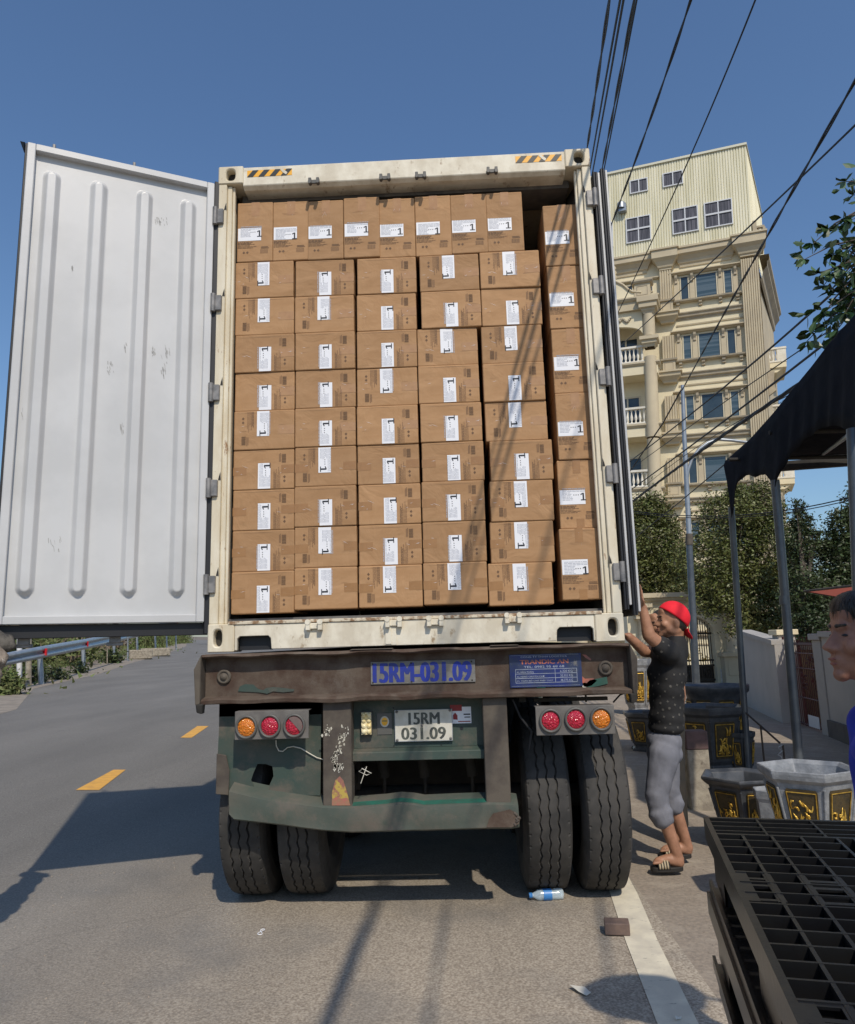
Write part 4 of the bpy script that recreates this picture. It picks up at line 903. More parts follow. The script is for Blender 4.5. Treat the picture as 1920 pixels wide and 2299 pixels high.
mb = MB(); ell(mb, CM @ Vector((0,0,.105)), (.008,.008,.004)); mb.build('cap_button', m_cap, cp)
# sandals
for t_, h_ in feet:
    mb = MB(); c_ = (t_+h_)/2; L_ = (h_-t_).length/2; out = []
    for j in range(28):
        a = 2*math.pi*j/28; wv = .047*(1+.12*math.cos(a)*-1); out.append((c_.x+L_*math.copysign(abs(math.cos(a))**.7, math.cos(a)), c_.y+wv*math.copysign(abs(math.sin(a))**.8, math.sin(a)), 0))
    zb = min(t_.z, h_.z)-.012; mb.prism([(x, y, max(.001, zb)) for x, y, z in out], (0, 0, .028)); sd_ = mb.build('sandal', m_sandal, p1, bevel=.004)
    for k in range(4):
        mb = MB(); x0_ = t_.x+.045+k*.017; rows = []
        for dx in (0, .010): rows.append([(x0_+dx, c_.y+.05*math.cos(a), zb+.022+.058*math.sin(a)*(.86+.05*k)) for a in [math.pi*j/12 for j in range(13)]])
        mb.grid(rows, True); mb.build('strap', m_strap if k < 4 else m_sandal, sd_, solid=.004)
    mb = MB(); rows = []
    for dx in (-.006, .070): rows.append([(t_.x+.045+dx, c_.y+.049*math.cos(a), zb+.020+.056*math.sin(a)*(.86 if dx < 0 else 1.0)) for a in [math.pi*j/12 for j in range(13)]])
    mb.grid(rows, True); mb.build('strap', m_sandal, sd_, solid=.003)
# --- second man mostly hidden behind him
p2 = thing('person', 'man with short dark hair hidden behind the man in the red cap', 'person', (1.8, 1.55, 0))
HC2 = A_(1353, 1284, 1.5); HF2 = frame(HC2, (-.9, -.42, 0)); mb = MB(); head(mb, HF2, .98)
fx = A_(1394, 1700, 1.45); nk = HC2+Vector((.06,0,-.16)); ps = Vector((fx.x, 1.5, .92))
chain(mb, [HC2+Vector((.02,0,-.06)), nk], [.05, .055]); chain(mb, [nk+Vector((0,0,-.03)), ps], [.09, .10])
for s_ in (-1, 1):
    chain(mb, [ps+Vector((0,s_*.06,-.05)), Vector((ps.x-.01, 1.5+s_*.06, .50)), Vector((ps.x, 1.5+s_*.06, .09))], [.08, .055, .038]); chain(mb, [Vector((ps.x,1.5+s_*.06,.07)), Vector((ps.x-.05,1.5+s_*.06,.035))], [.038, .028])
    chain(mb, [nk+Vector((0,s_*.15,-.09)), nk+Vector((.0,s_*.2,-.36)), nk+Vector((-.06,s_*.17,-.58))], [.05, .038, .028]); hand(mb, nk+Vector((-.06,s_*.17,-.58)), (-.1,0,-1), (-1,0,0), .1, .3, .17, s_)
b2 = fuse(mb, 'body', m_skin, p2, .010, 3); face_bits(b2, HF2, .98)
mb = MB(); ell(mb, HF2 @ Vector((-.026,0,.038)), (.097,.082,.092), HF2.to_3x3()); fuse(mb, 'hair', m_hair, p2, .01, 1)
mb = MB(); chain(mb, [nk+Vector((0,0,-.06)), ps+Vector((0,0,.05))], [.11, .125]); ell(mb, nk+Vector((0,0,-.12)), (.10,.19,.08)); fuse(mb, 'shirt', m_shirt, p2, .014, 3)
mb = MB(); ell(mb, ps+Vector((0,0,-.02)), (.12,.14,.1)); [chain(mb, [ps+Vector((0,s_*.06,-.05)), Vector((ps.x-.01,1.5+s_*.06,.5)), Vector((ps.x,1.5+s_*.06,.15))], [.10,.08,.065]) for s_ in (-1, 1)]; fuse(mb, 'trousers', m_bshirt if 0 else m_dark, p2, .014, 3)
# --- man in blue in the right foreground, seen in profile
NT = at(1688, 1327, d=2.05); fw = (-cr_+Vector((0,0,.03))+cf_*.05).normalized()
HF3 = frame((0,0,0), fw, (0,0,1)); S3 = 1.06; off = HF3.to_3x3() @ Vector((.122*S3, 0, -.025*S3)); HC3 = NT-off; HF3.translation = HC3
p3 = thing('person', 'man in blue shirt with short black hair, in profile at the right edge', 'person', (HC3.x, HC3.y, 0))
mb = MB(); head(mb, HF3, S3); b_ = Vector((HC3.x+.02, HC3.y, 0)); L3 = HF3.to_3x3() @ Vector((0,1,0))
nk = HC3-HF3.to_3x3() @ Vector((.055,0,0))+Vector((0,0,-.17)); chain(mb, [HC3-HF3.to_3x3() @ Vector((.02,0,.06)), nk, nk+Vector((0,0,-.05))], [.058, .062, .07])
bx = HC3-HF3.to_3x3() @ Vector((.072,0,0)); bz = lambda z, s_=0, f_=0: Vector((bx.x, bx.y, z))+L3*s_+HF3.to_3x3() @ Vector((f_,0,0))
chain(mb, [bz(1.27), bz(.95)], [.11, .11])
for s_ in (-1, 1):
    chain(mb, [bz(.90,s_*.09), bz(.48,s_*.10), bz(.09,s_*.10)], [.09, .06, .042]); chain(mb, [bz(.06,s_*.1,-.03), bz(.035,s_*.1,.15)], [.04, .028])
    sh = bz(1.24, s_*.19); el_ = bz(1.0, s_*.22, -.03); wr_ = bz(.78, s_*.21, -.0); chain(mb, [sh, el_, wr_], [.055,.042,.03]); hand(mb, wr_, (fw.x*.6, fw.y*.6, -.8), fw, .1, .4, .18, s_)
b3 = fuse(mb, 'body', m_skin2, p3, .0055, 3); face_bits(b3, HF3, S3)
mb = MB(); rm = HF3.to_3x3(); PH3 = lambda a, b, c_: HF3 @ Vector((a*S3, b*S3, c_*S3))
ell(mb, PH3(-.030,0,.045), (.100*S3,.086*S3,.088*S3), rm); ell(mb, PH3(-.055,0,-.005), (.066*S3,.078*S3,.085*S3), rm); ell(mb, PH3(.022,0,.078), (.070*S3,.078*S3,.050*S3), rm); ell(mb, PH3(-.03,0,.02), (.080*S3,.0835*S3,.070*S3), rm)
for q_2 in (-1, 1): cap(mb, PH3(.012,q_2*.071,.03), PH3(.010,q_2*.071,-.02), .014, .007)
hr = fuse(mb, 'hair', m_hair, p3, .005, 2)
r_ = random.Random(2); mb = MB()      # loose strands
for v in r_.sample(list(hr.data.vertices), min(2600, len(hr.data.vertices))):
    c_ = v.co+worg(p3); n_ = v.normal; dwn = (Vector((0,0,-1))+rm @ Vector((r_.uniform(-.5,.2),r_.uniform(-.2,.2),0))); dwn = (dwn-n_*dwn.dot(n_)*.85).normalized(); l = r_.uniform(.018,.038); sd2 = n_.cross(dwn).normalized()*.0011
    mb.add([c_-sd2+n_*.001, c_+sd2+n_*.001, c_+dwn*l+n_*.006], [(0,1,2)])
mb.build('hair_strands', m_hair, hr, fixn=False)
mb = MB()
for z, a_, c_ in ((1.25,.10,.17), (1.18,.125,.20), (1.08,.125,.19), (.96,.12,.18), (.86,.125,.18)): ell(mb, bz(z, 0, .0), (a_, c_, .10), rm)
for s_ in (-1, 1): cap(mb, bz(1.24, s_*.17), bz(1.04, s_*.215, -.01), .075, .070)
cap(mb, bz(1.28), bz(1.32, 0, .01), .085, .070)
fuse(mb, 'shirt', m_bshirt, p3, .009, 3, lambda c_: c_+Vector((.004*math.sin(c_.z*47+c_.y*30), .003*math.sin(c_.z*39), 0)))
mb = MB(); ell(mb, bz(.86), (.125,.165,.10), rm)
for s_ in (-1, 1): chain(mb, [bz(.84,s_*.08), bz(.48,s_*.095), bz(.12,s_*.10)], [.105,.085,.07])
fuse(mb, 'trousers', m_bshirt, p3, .012, 3)

# red awning far behind him, sunlight glowing through the cloth
aw = thing('red_awning', 'faded red awning corner showing just above the head of the man in blue', 'awning', at(1700,1290,d=13))
ma = M('red_awning_cloth', (.42,.12,.09), (.35,.095,.075), 6, .8); t_ = ma.node_tree; tb = t_.nodes.new('ShaderNodeBsdfTranslucent'); tb.inputs[0].default_value = (.50,.14,.10,1); ms_ = t_.nodes.new('ShaderNodeMixShader'); ms_.inputs[0].default_value = .42
t_.links.new(t_.nodes['Principled BSDF'].outputs[0], ms_.inputs[1]); t_.links.new(tb.outputs[0], ms_.inputs[2]); t_.links.new(ms_.outputs[0], t_.nodes['Material Output'].inputs[0])
ap = [at(1650,1212.5,d=12.6), at(1760,1200,d=11), at(1960,1185,d=9.5), at(2000,1240,d=15), at(1735,1227,d=15)]; mb = MB(); mb.poly(ap); mb.build('canopy', ma, aw)
mb = MB(); mb.tube([ap[0], ap[1], ap[2]], .022, 6); mb.build('front_rail', m_rust2, aw); mb = MB(); mb.tube([ap[0], ap[4]], .018, 6); mb.build('back_rail', m_rust2, aw)
for p_ in (ap[4], ap[2]): mb = MB(); mb.tube([p_, (p_.x, p_.y, gz(p_.x))], .025, 8); mb.build('pole', m_pole, aw)
# small parasol added beside him, out of view, to shade his face
px_ = thing('added_sunshade', 'small red parasol on a thin pole, added out of view to shade the man in blue', 'parasol', (HC3.x+.55, HC3.y-.40, 0))
c_ = Vector((HC3.x+.20, HC3.y-.42, 2.10)); mb = MB(); mb.lathe([(.27,0), (.17,.03), (.06,.05), (.004,.06)], c_, 12, 'z', False, 0, 1.0, .8); mb.build('shade_cloth', m_scrapred, px_, solid=.004)
mb = MB(); mb.tube([(HC3.x+.55, HC3.y-.40, 0), (HC3.x+.55, HC3.y-.40, 2.0), c_+Vector((.1,0,.06)), c_+Vector((0,0,.09))], .012, 8); mb.build('pole', m_pole, px_)

# ================================================================== PALLETS
def pallet_parts():
    dk, blk, bt = MB(), [], MB(); t = .0022; Hd = .042; Wd, Ld = 1.1, 1.22     # x: 0..Wd to the right, y: 0..-Ld towards the viewer
    def rx(y, x0, x1, w=t, h=Hd, top=0): dk.box(x0, x1, -y-w, -y+w, -h-top, -top)
    def ry(x, y0, y1, w=t, h=Hd, top=0): dk.box(x-w, x+w, -y1, -y0, -h-top-.0004, -top-.0004)
    for x in (0.005, Wd-.005): ry(x, 0, Ld, .005)
    for y in (.005, Ld-.005): rx(y, 0, Wd, .005)
    bands = [(0.01, .045), (.045, .08), (.08, .115)]
    for y in (.04, .075, .11): rx(y, .01, Wd-.01)
    rx(.135, .01, Wd-.01, .004)
    for x in (.10, .20, .33, .46, .59, .72, .85, .98): ry(x, .01, .135)
    y = .175; k = 0
    while y < Ld-.05:
        rx(y, .01, .215, t); 
        if k % 2 == 0 or y > .5: rx(y+.0, .30, Wd-.01, t)
        y += .048; k += 1
    for x in (.055, .105, .155, .215): ry(x, .135, Ld-.01, .0026)
    for x in (.245, .300): ry(x, .135, Ld-.01, .004)
    for y in [.16+i*.062 for i in range(17)]: rx(y, .249, .296, .008, .01)
    for x in (.40, .52, .64, .78, .92, 1.04): ry(x, .135, Ld-.01, .0032)
    for y in [.165+i*.044 for i in range(24)]: rx(y, .31, Wd-.01, .0016, .03)
    for y0 in (.36, .80):       # plates with punched slots over the blocks
        for x in (.02, .055, .105, .155): dk.box(x-.006 if x > .03 else .01, x+.006, -(y0+.14), -y0, -.004, -.0012)
        for i in range(5): dk.box(.01, .055, -(y0+.008+i*.032), -(y0+i*.032), -.0045, -.0015)
        for i in range(5): dk.box(.105, .155, -(y0+.010+i*.032), -(y0+i*.032), -.0045, -.0015)
    for bx_ in (0.012, .47, .94):
        for by in (.012, .52, 1.06):
            x1, y1 = bx_+.15, by+.15
            lg = MB(); blk.append(lg)
            for a in ((bx_, x1, by, by+.004), (bx_, x1, y1-.004, y1), (bx_, bx_+.004, by, y1), (x1-.004, x1, by, y1)): lg.box(a[0], a[1], -a[3], -a[2], -.120, -Hd-.001)
    for x0 in (.0, .47, .94):
        bt.box(x0, x0+.16, -Ld, 0, -.143, -.136); bt.box(x0, x0+.006, -Ld, 0, -.136, -.121); bt.box(x0+.154, x0+.16, -Ld, 0, -.136, -.121)
    for y0 in (.0, .53, 1.06): bt.box(.0005, Wd-.0005, -(y0+.158), -y0-.0005, -.1425, -.1365)
    return dk, blk, bt
PA = R(-12.2); prs = random.Random(21); pf = None
for i in range(8):
    if pf is None:
        pf = thing('pallet', 'x', 'pallet'); dk, blk, bt = pallet_parts()
        dk.build('deck', m_pallet, pf, local=True); [q_.build('block', m_pallet, pf, local=True) for q_ in blk]; bt.build('skids', m_pallet, pf, local=True); o = pf
    else: o = copy_tree(pf)
    o.location = (.752+(prs.uniform(-.008, .008) if i else 0), -2.735+(prs.uniform(-.01, .01) if i else 0), 1.15-.1437*i); o.rotation_euler = (0, 0, PA+(R(prs.uniform(-.6, .6)) if i else 0))
    tag(o, f"black plastic pallet, {['topmost', 'second from the top', 'third from the top', 'fourth from the top', 'fourth from the ground', 'third from the ground', 'second from the ground', 'lowest'][i]} of the stack at the lower right", 'pallet', 'stacked black plastic pallets')

# ================================================================== PLANT POTS
def pot(c, Rr, Ht, n, label, mats=(None, None), rim=1.0, rot=0, oval=1, relief=True, panels=None, light=False):
    a_ = mats[0]; t = thing('plant_pot', label, 'plant pot', c, 'ornamental bonsai pots', (0, 0, rot)); cs = math.cos(math.pi/n); r0 = Rr/cs if n < 12 else Rr
    ro = math.pi/n+math.pi/2
    mb = MB(); prof = [(r0*.60,0), (r0*.66,.0), (r0*.68,Ht*.06), (r0*.60,Ht*.10), (r0*.58,Ht*.14), (r0*.66,Ht*.20), (r0*.86,Ht*.80), (r0*.88,Ht*.85), (r0*.98,Ht*.90), (r0*rim,Ht*.955), (r0*rim,Ht), (r0*rim*.95,Ht*1.0), (r0*.86,Ht*.955), (r0*.78,Ht*.80), (r0*.55,Ht*.2), (.001,Ht*.2)]
    mb.lathe(prof, (0,0,0), n, 'z', n >= 12, ro, 1, oval); body = mb.build('pot_body', a_, t, local=True, bevel=.004 if n < 12 else 0)
    if relief:
        rn = random.Random(int(Rr*1000)+n)
        m_ = n if n < 12 else 8
        for k in range(m_):
            ang = 2*math.pi*(k+.5)/m_+ro if n < 12 else 2*math.pi*k/m_; za, zb = Ht*.24, Ht*.79
            ap0, ap1 = r0*cs*(.66+.20*(za/Ht-.2)/.6), r0*cs*(.66+.20*(zb/Ht-.2)/.6); hw = r0*math.sin(math.pi/m_)*.66*.74
            ca, sa = math.cos(ang), math.sin(ang)
            def Pp(u, v, d): # u -1..1, v 0..1
                r_ = ap0+(ap1-ap0)*v+d; return Vector((ca*r_-sa*u*hw*(1+.25*v), (sa*r_+ca*u*hw*(1+.25*v))*oval, za+(zb-za)*v))
            e = .004
            mb = MB(); mb.prism([Pp(-1,.06,e-.006), Pp(-.88,0,e-.006), Pp(.88,0,e-.006), Pp(1,.06,e-.006), Pp(1,.94,e-.006), Pp(.88,1,e-.006), Pp(-.88,1,e-.006), Pp(-1,.94,e-.006)], Vector((ca, sa*oval, 0))*.009); pl = mb.build('relief_panel', m_soot, t, local=True)
            mb = MB()
            for (u0, v0, u1, v1) in ((-.9,.08,.9,.08), (-.9,.93,.9,.93), (-.9,.08,-.9,.93), (.9,.08,.9,.93)): mb.tube([Pp(u0,v0,.010), Pp(u1,v1,.010)], Ht*.007, 5)
            fam = int(rn.random()*2)
            for q_2 in range(16):
                u, v = rn.gauss(0, .38), .18+abs(rn.gauss(0, .24)); u = max(-.7, min(.7, u)); v = min(.84, v); a = rn.uniform(0, 6.3); pts = []
                for j in range(5): pts.append(Pp(u, v, .010+.004*math.sin(j))); a += rn.uniform(-.2, 1.1); u = max(-.8, min(.8, u+.11*math.cos(a))); v = max(.12, min(.88, v+.075*math.sin(a)))
                mb.tube(pts, [Ht*.013, Ht*.016, Ht*.013, Ht*.009, Ht*.004], 5)
            for q_2 in range(9): ell(mb, Pp(rn.uniform(-.6,.6), .14+abs(rn.gauss(0,.12)), .010), (Ht*.02, Ht*.02, Ht*.016), None, 6)
            mb.build('gold_relief', m_gold, pl, local=True)
        if light:
            pass
        mb = MB()
        for k in range(n if n < 12 else 0):
            ang = 2*math.pi*k/n+ro; ca, sa = math.cos(ang), math.sin(ang)
            mb.tube([(ca*r0*.665, sa*r0*.665*oval, Ht*.21), (ca*r0*.87, sa*r0*.87*oval, Ht*.80)], Ht*.018, 6); 
        if mb.v: mb.build('corner_bead', a_, t, local=True)
        mb = MB()
        for k in range(n if n < 12 else 10):
            ang = 2*math.pi*k/(n if n < 12 else 10)+ro; mb.lathe([(r0*.09,0), (r0*.12,Ht*.04), (r0*.06,Ht*.09)], (math.cos(ang)*r0*.6, math.sin(ang)*r0*.6*oval, -.001), 8)
        mb.build('feet', a_, t, local=True)
    return t
def pc(u, v, y): p = at(u, v, y=y); return p
def potat(u, vrim, y, Rpx, Ht, *a, base=None, **k):     # rim centre at (u, vrim) for depth y, radius in photo px
    p = at(u, vrim, y=y); e = at(u+Rpx, vrim, y=y); Rr = (e-p).length; g = gz(p.x)+.004 if base is None else base
    if Ht:
        g = p.z-Ht; q_ = thing('concrete_plinth', f"rough concrete plinth under the {'large silver' if Rpx > 80 else 'low glossy grey'} pot", 'plinth', (p.x, p.y, gz(p.x))); mb = MB(); mb.box(p.x-Rr*.62, p.x+Rr*.62, p.y-Rr*.62, p.y+Rr*.62, gz(p.x), g-.001); mb.build('block', m_conc, q_, bevel=.01)
    return pot((p.x, p.y, g), Rr, p.z-g if Ht is None else Ht, *a, **k)
potat(1450, 1447, 4.75, 66, None, 6, 'dark hexagonal pot with gold relief standing behind the concrete marker post', (m_pot,), rot=.25)
potat(1466, 1404, 6.6, 69, None, 20, 'large dark oval pot with wide rim, behind the hexagonal pot', (m_pot,), oval=.8, rot=.1)
potat(1322, 1459, 6.4, 42, None, 6, 'small dark pot at the left, between the trailer wheel and the man', (m_pot,), rot=.4)
potat(1515, 1500, 4.6, 30, None, 8, 'dark round-bellied pot tucked behind the black pole', (m_pot,), rot=.2)
def stand(p, R_, h):      # low plinth under a display pot
    s_ = thing('pot_plinth', None, None); bpy.data.objects.remove(s_)
potat(1521, 1588, 1.35, 72, .42, 6, 'low glossy grey pot with gold relief left of the large silver pot', (m_pot,), rot=.12, rim=1.06)
potat(1655, 1571, -.10, 87, .43, 6, 'large silver grey hexagonal pot with gold landscape panels, beside the man in blue', (m_potl,), rot=.42, light=True)
potat(1580, 1618, .95, 32, None, 6, 'small pale pot between the glossy grey pot and the large silver pot', (m_potl,), rot=.3, relief=False)
potat(1302, 1352, 11.5, 30, None, 6, 'far pot with a gold panel beside the trailer corner', (m_potl,), rot=.0)
# concrete marker post
b_ = gr(1437, 1660); tp = at(1437, 1497, y=b_.y); hw = .098
mk = thing('marker_post', 'stubby weathered concrete post with purple painted top, beside the pots', 'post', b_)
mb = MB(); zp = b_.z+(tp.z-b_.z)*.76
rows = [[(b_.x+sx*hw*(1-.0*k), b_.y+sy*.07, b_.z-.02+(zp-b_.z+.02)*k/4) for sx, sy in ((-1,-1), (1,-1), (1,1), (-1,1))] for k in range(5)]; mb.grid(rows, False, True); mb.add(rows[-1], [(0,1,2,3)]); mb.build('shaft', m_conc, mk, bevel=.008)
mb = MB(); mb.box(b_.x-hw-.002, b_.x+hw+.002, b_.y-.072, b_.y+.072, zp, tp.z); mb.build('painted_top', m_purp, mk, bevel=.01)

# ================================================================== CANOPY
P1 = Vector((3.55, 4.55, 0)); P2 = Vector((3.36, 2.75, 0)); P3 = Vector((3.02, .62, 0))
cn_ = thing('canopy', 'black shade cloth canopy on grey steel poles over the shop front', 'canopy', (3.4, 2.7, 0))
def pole(u0, v0, u1, v1, y, r, nm='pole', r2=None):
    a, b = at(u0, v0, y=y), at(u1, v1, y=y); mb = MB(); d = (a-b); bt = a+d*((gz(a.x)-a.z)/d.z) if abs(d.z) > 1e-4 else a; mb.tube([bt, a, b], [r, r, r2 or r], 16); return mb, bt
mb, _ = pole(1536, 1590, 1500, 1040, 4.45, .036); mb.build('pole', m_pole, cn_)
mb, _ = pole(1637, 1540, 1590, 985, 2.7, .040); q_ = at(1609, 1215, y=2.7); mb.tube([at(1608,1222,y=2.7), at(1609.5,1240,y=2.7)], .044, 14); mb.build('pole', m_pole, cn_)
mb, _ = pole(1775, 1500, 1751, 880, .62, .045); mb.build('pole', m_pole, cn_)
ly = lambda u: 4.45+(u-1487)/(1588-1487)*(2.7-4.45) if u < 1588 else 2.7+(u-1588)/(1754-1588)*(.62-2.7)
def pl_i(tab, u):
    for (a, b), (c_, d) in zip(tab, tab[1:]):
        if u <= c_: return b+(d-b)*(u-a)/(c_-a)
    return tab[-1][1]
top_ = [(1487,946), (1538,901), (1583,851), (1625,800), (1665,751.6), (1701,704), (1754,645), (1800,590)]
bot_ = [(1487,955), (1492,985), (1499,1062), (1503,1045), (1507,1010), (1515,989), (1529,975), (1538,974), (1549,979), (1558,974), (1572,973), (1578,985), (1583,1003), (1590,1001), (1596,985), (1603,966), (1619,937), (1651,901), (1685,878), (1712,872), (1737,881), (1754,901), (1770,930), (1800,935)]
mb = MB(); rows = []; us = sorted({1487+i*2.6 for i in range(121)} | {p[0] for p in bot_}); us = [u for u in us if u <= 1800]
for u in us:
    y = ly(u); vt, vb = pl_i(top_, u), pl_i(bot_, u)
    if u > 1588: y += 0
    r = []
    for k in range(7):
        t = k/6; p = at(u, vt+(vb-vt)*t, y=y); p += Vector((.010*math.sin(u*.23+t*2)*t, .008*math.sin(u*.17)*t, 0)); r.append(p)
    rows.append(r)
mb.grid(rows, True); mb.build('valance', m_tarp, cn_, solid=.004)
# roof cloth: from the road-side edge back over the frame
mb = MB(); rows = []
for u in (1487, 1510, 1538, 1560, 1583, 1625, 1665, 1701, 1754, 1800):
    a = at(u, pl_i(top_, u), y=ly(u)); rows.append([a+Vector((.004,0,-.004)), a+Vector((1.2,.0,-.03-.05*math.sin(u*.05))), a+Vector((2.6,0,-.10)), a+Vector((3.9,0,-.12))])
mb.grid(rows, True); mb.build('roof_cloth', m_tarp, cn_, solid=.006)
mb = MB(); a = at(1604, 955, y=4.5); b = at(1754, 944, y=4.5); d = (b-a)*1.6
mb.prism([a+Vector((0,0,-.055)), a+Vector((0,0,.055)), a+Vector((0,.08,.055)), a+Vector((0,.08,-.055))], d); mb.build('beam', m_dark, cn_)
mb = MB(); a = at(1620, 939, y=4.3); b = at(1754, 932, y=4.3); mb.tube([a, b+(b-a)*.6], .016, 8); mb.build('rail', m_galv, cn_)
mb = MB(); mb.tube([at(1688, 932, y=4.3), at(1740, 893, y=1.2)], .018, 8); mb.build('brace', m_galv, cn_)
for k in range(4): mb = MB(); a = Vector((3.4, 3.9-1.1*k, 3.46)); mb.tube([a, a+Vector((4, 0, -.05))], .022, 8); mb.build('rafter', m_dark, cn_)
mb = MB(); mb.tube([P1+Vector((3.4,0,0)), P1+Vector((3.4,0,3.5))], .04, 10); mb.build('pole', m_pole, cn_)
# small rail beside the pots
hr_ = thing('handrail', 'thin black handrail behind the pots, ending in a curled wire', 'handrail', gr(1560, 1600))
mb = MB(); mb.tube([at(1530,1462,y=3.6), at(1600,1524,y=3.2)], .010, 6); mb.build('rail', m_iron, hr_)
for u, v, w_ in ((1560,1487,1620), (1606,1528,1600)): mb = MB(); a = at(u, v, y=3.4); mb.tube([a, (a.x, a.y, gz(a.x))], .009, 6); mb.build('post', m_iron, hr_)
mb = MB(); mb.tube([at(1600+5*math.sin(k*1.9), 1524+k*4, y=3.2) for k in range(9)], .006, 5); mb.build('curl', m_galv, hr_)

# ================================================================== STREET LAMP
lp = thing('street_lamp', 'slim grey street lamp with curved arm, cables tied near its top', 'street lamp', at(1432, 1446, y=15))
L15 = lambda u, v: at(u, v, y=15)
mb = MB(); mb.tube([L15(1432,1446), L15(1428,1400), L15(1414,1118)], [.095, .095, .082], 14); mb.build('pole', m_pole, lp)
mb = MB(); mb.tube([L15(1414,1118), L15(1413.6,1095)], [.098, .090], 14); mb.build('collar', m_rust2, lp)
mb = MB(); mb.tube([L15(1413.6,1095), L15(1404,900), L15(1400,790)], [.068, .058, .045], 12); mb.build('mast', m_galv, lp)
mb = MB(); mb.tube([L15(u, v) for u, v in ((1410,1012), (1409,985), (1412,962), (1420,940), (1434,921), (1452,908), (1472,901), (1500,903), (1540,908), (1560,911))], [.04]*8+[.035,.03], 10); mb.build('arm', m_galv, lp)
mb = MB(); ell(mb, L15(1575,913), (.35,.13,.07)); mb.build('lamp_head', m_lampg, lp)

# ================================================================== CABLES
def cable(pts, d0, d1, r, label, n=1, ext=None, sag=0):
    if len(pts) > 3:
        import numpy as np
        tt = [0]
        for a, b in zip(pts, pts[1:]): tt.append(tt[-1]+math.dist(a, b))
        cu_2, cv_2 = np.polyfit(tt, [p[0] for p in pts], 2), np.polyfit(tt, [p[1] for p in pts], 2); pts = [(float(np.polyval(cu_2, tt[-1]*i/14)), float(np.polyval(cv_2, tt[-1]*i/14))) for i in range(15)]
    P_ = [Vector((u, v, 0)) for u, v in pts]; L_ = [0]
    for a, b in zip(P_, P_[1:]): L_.append(L_[-1]+(b-a).length)
    path = []
    for p, l in zip(P_, L_):
        t = l/L_[-1]; path.append(at(p.x, p.y, d=1/((1-t)/d0+t/d1)))
    if ext:
        path = [path[0]+(path[0]-path[1]).normalized()*ext[0]]+path if ext[0] else path
        path = path+[path[-1]+(path[-1]-path[-2]).normalized()*ext[1]] if ext[1] else path
    mb = MB()
    if n == 1: mb.tube(path, r, 6)
    else:
        fine = []
        for a, b in zip(path, path[1:]):
            k = max(2, int((b-a).length/.12)); fine += [a.lerp(b, i/k) for i in range(k)]
        fine.append(path[-1])
        for s_ in range(n):
            q_ = []; 
            for i, p in enumerate(fine): a = i*.42+s_*2*math.pi/n; q_.append(p+Vector((math.cos(a), .2*math.cos(a), math.sin(a)))*r*.62)
            mb.tube(q_, r*.62, 5)
    o = mb.build('overhead_cable', m_cable); return tag(o, label, 'cable', 'overhead cables')
D = lambda y: y+4.36
cable([(1250,0), (1228,150), (1205,300)], D(-.2)*1.0, D(3.2), .0105, 'thick twisted cable rising left of the others above the container corner', 2, (14, 25))
cable([(1272,0), (1243,160), (1213,330)], D(.2), D(3.8), .008, 'thin cable, left of two close together above the container corner', 1, (14, 25))
cable([(1279,0), (1249,170), (1218,340)], D(.2), D(3.8), .008, 'thin cable, right of two close together above the container corner', 1, (14, 25))
cable([(1301,0), (1267,180), (1233,358)], D(.2), D(4), .010, 'thick dark cable rising above the folded right door', 2, (14, 25))
cable([(1306,0), (1272,180), (1237,358)], D(.4), D(4.2), .007, 'thin cable hugging the thick one above the folded right door', 1, (14, 25))
cable([(1415,0), (1380,125), (1335,240), (1296,340), (1253,468)], D(1.5), D(7), .012, 'thick cable crossing the sky to the cream metal upper storeys', 2, (10, 30))
cable([(1548,0), (1505,125), (1455,215), (1390,385), (1330,510), (1268,640)], D(3), D(12), .010, 'thin single cable from the top edge over the small attic window', 1, (8, 18))
cable([(1800,90), (1754,165), (1670,310), (1560,510), (1480,660), (1397,800)], 5, 19.2, .014, 'thick twisted cable from the right edge to the street lamp top', 2, (6, 0))
cable([(1397,800), (1360,868), (1300,955)], 19.2, 26, .022, 'cable running on from the lamp top past the round column', 1, (0, 6))
cable([(1800,210), (1754,255), (1644,376), (1557,438), (1494,501), (1374,618), (1300,686)], 6, 18, .010, 'cable crossing the building from the right edge over the cornice', 1, (5, 10))
cable([(1800,515), (1754,558), (1658,645), (1561,731), (1425,844), (1300,940)], 7, 22, .014, 'cable passing just above the upper balcony on the right', 1, (4, 5))
cable([(1754,640), (1651,718), (1425,862), (1300,960)], 8, 22, .008, 'thin cable between two thicker ones across the windows', 1, (3, 5))
cable([(1754,655), (1692,706), (1560,805), (1425,910), (1300,1000)], 7.5, 22, .015, 'cable passing over the lower balcony on the right', 1, (3, 5))
cable([(1754,720), (1640,783), (1583,820), (1425,942), (1380,970), (1294,1026)], 7.2, 20, .023, 'thickest cable bundle dipping behind the black canopy', 3, (0, 6))
cable([(1617,812), (1540,848), (1425,922), (1330,990)], 11, 22, .007, 'thin cable just under the lower balcony', 1, (0, 4))
cable([(1754,1018), (1600,1046), (1440,1061), (1294,1047)], 14, 19, .012, 'level cable in front of the tree tops', 1, (4, 6))
cable([(1754,1024), (1600,1050), (1440,1066), (1294,1050)], 14.2, 19.2, .010, 'lower level cable in front of the tree tops', 1, (4, 6))
cable([(1488,951), (1389,1034), (1300,1105)], 12, 20, .010, 'cable running down from the canopy corner in front of the trees', 1, (0, 4))

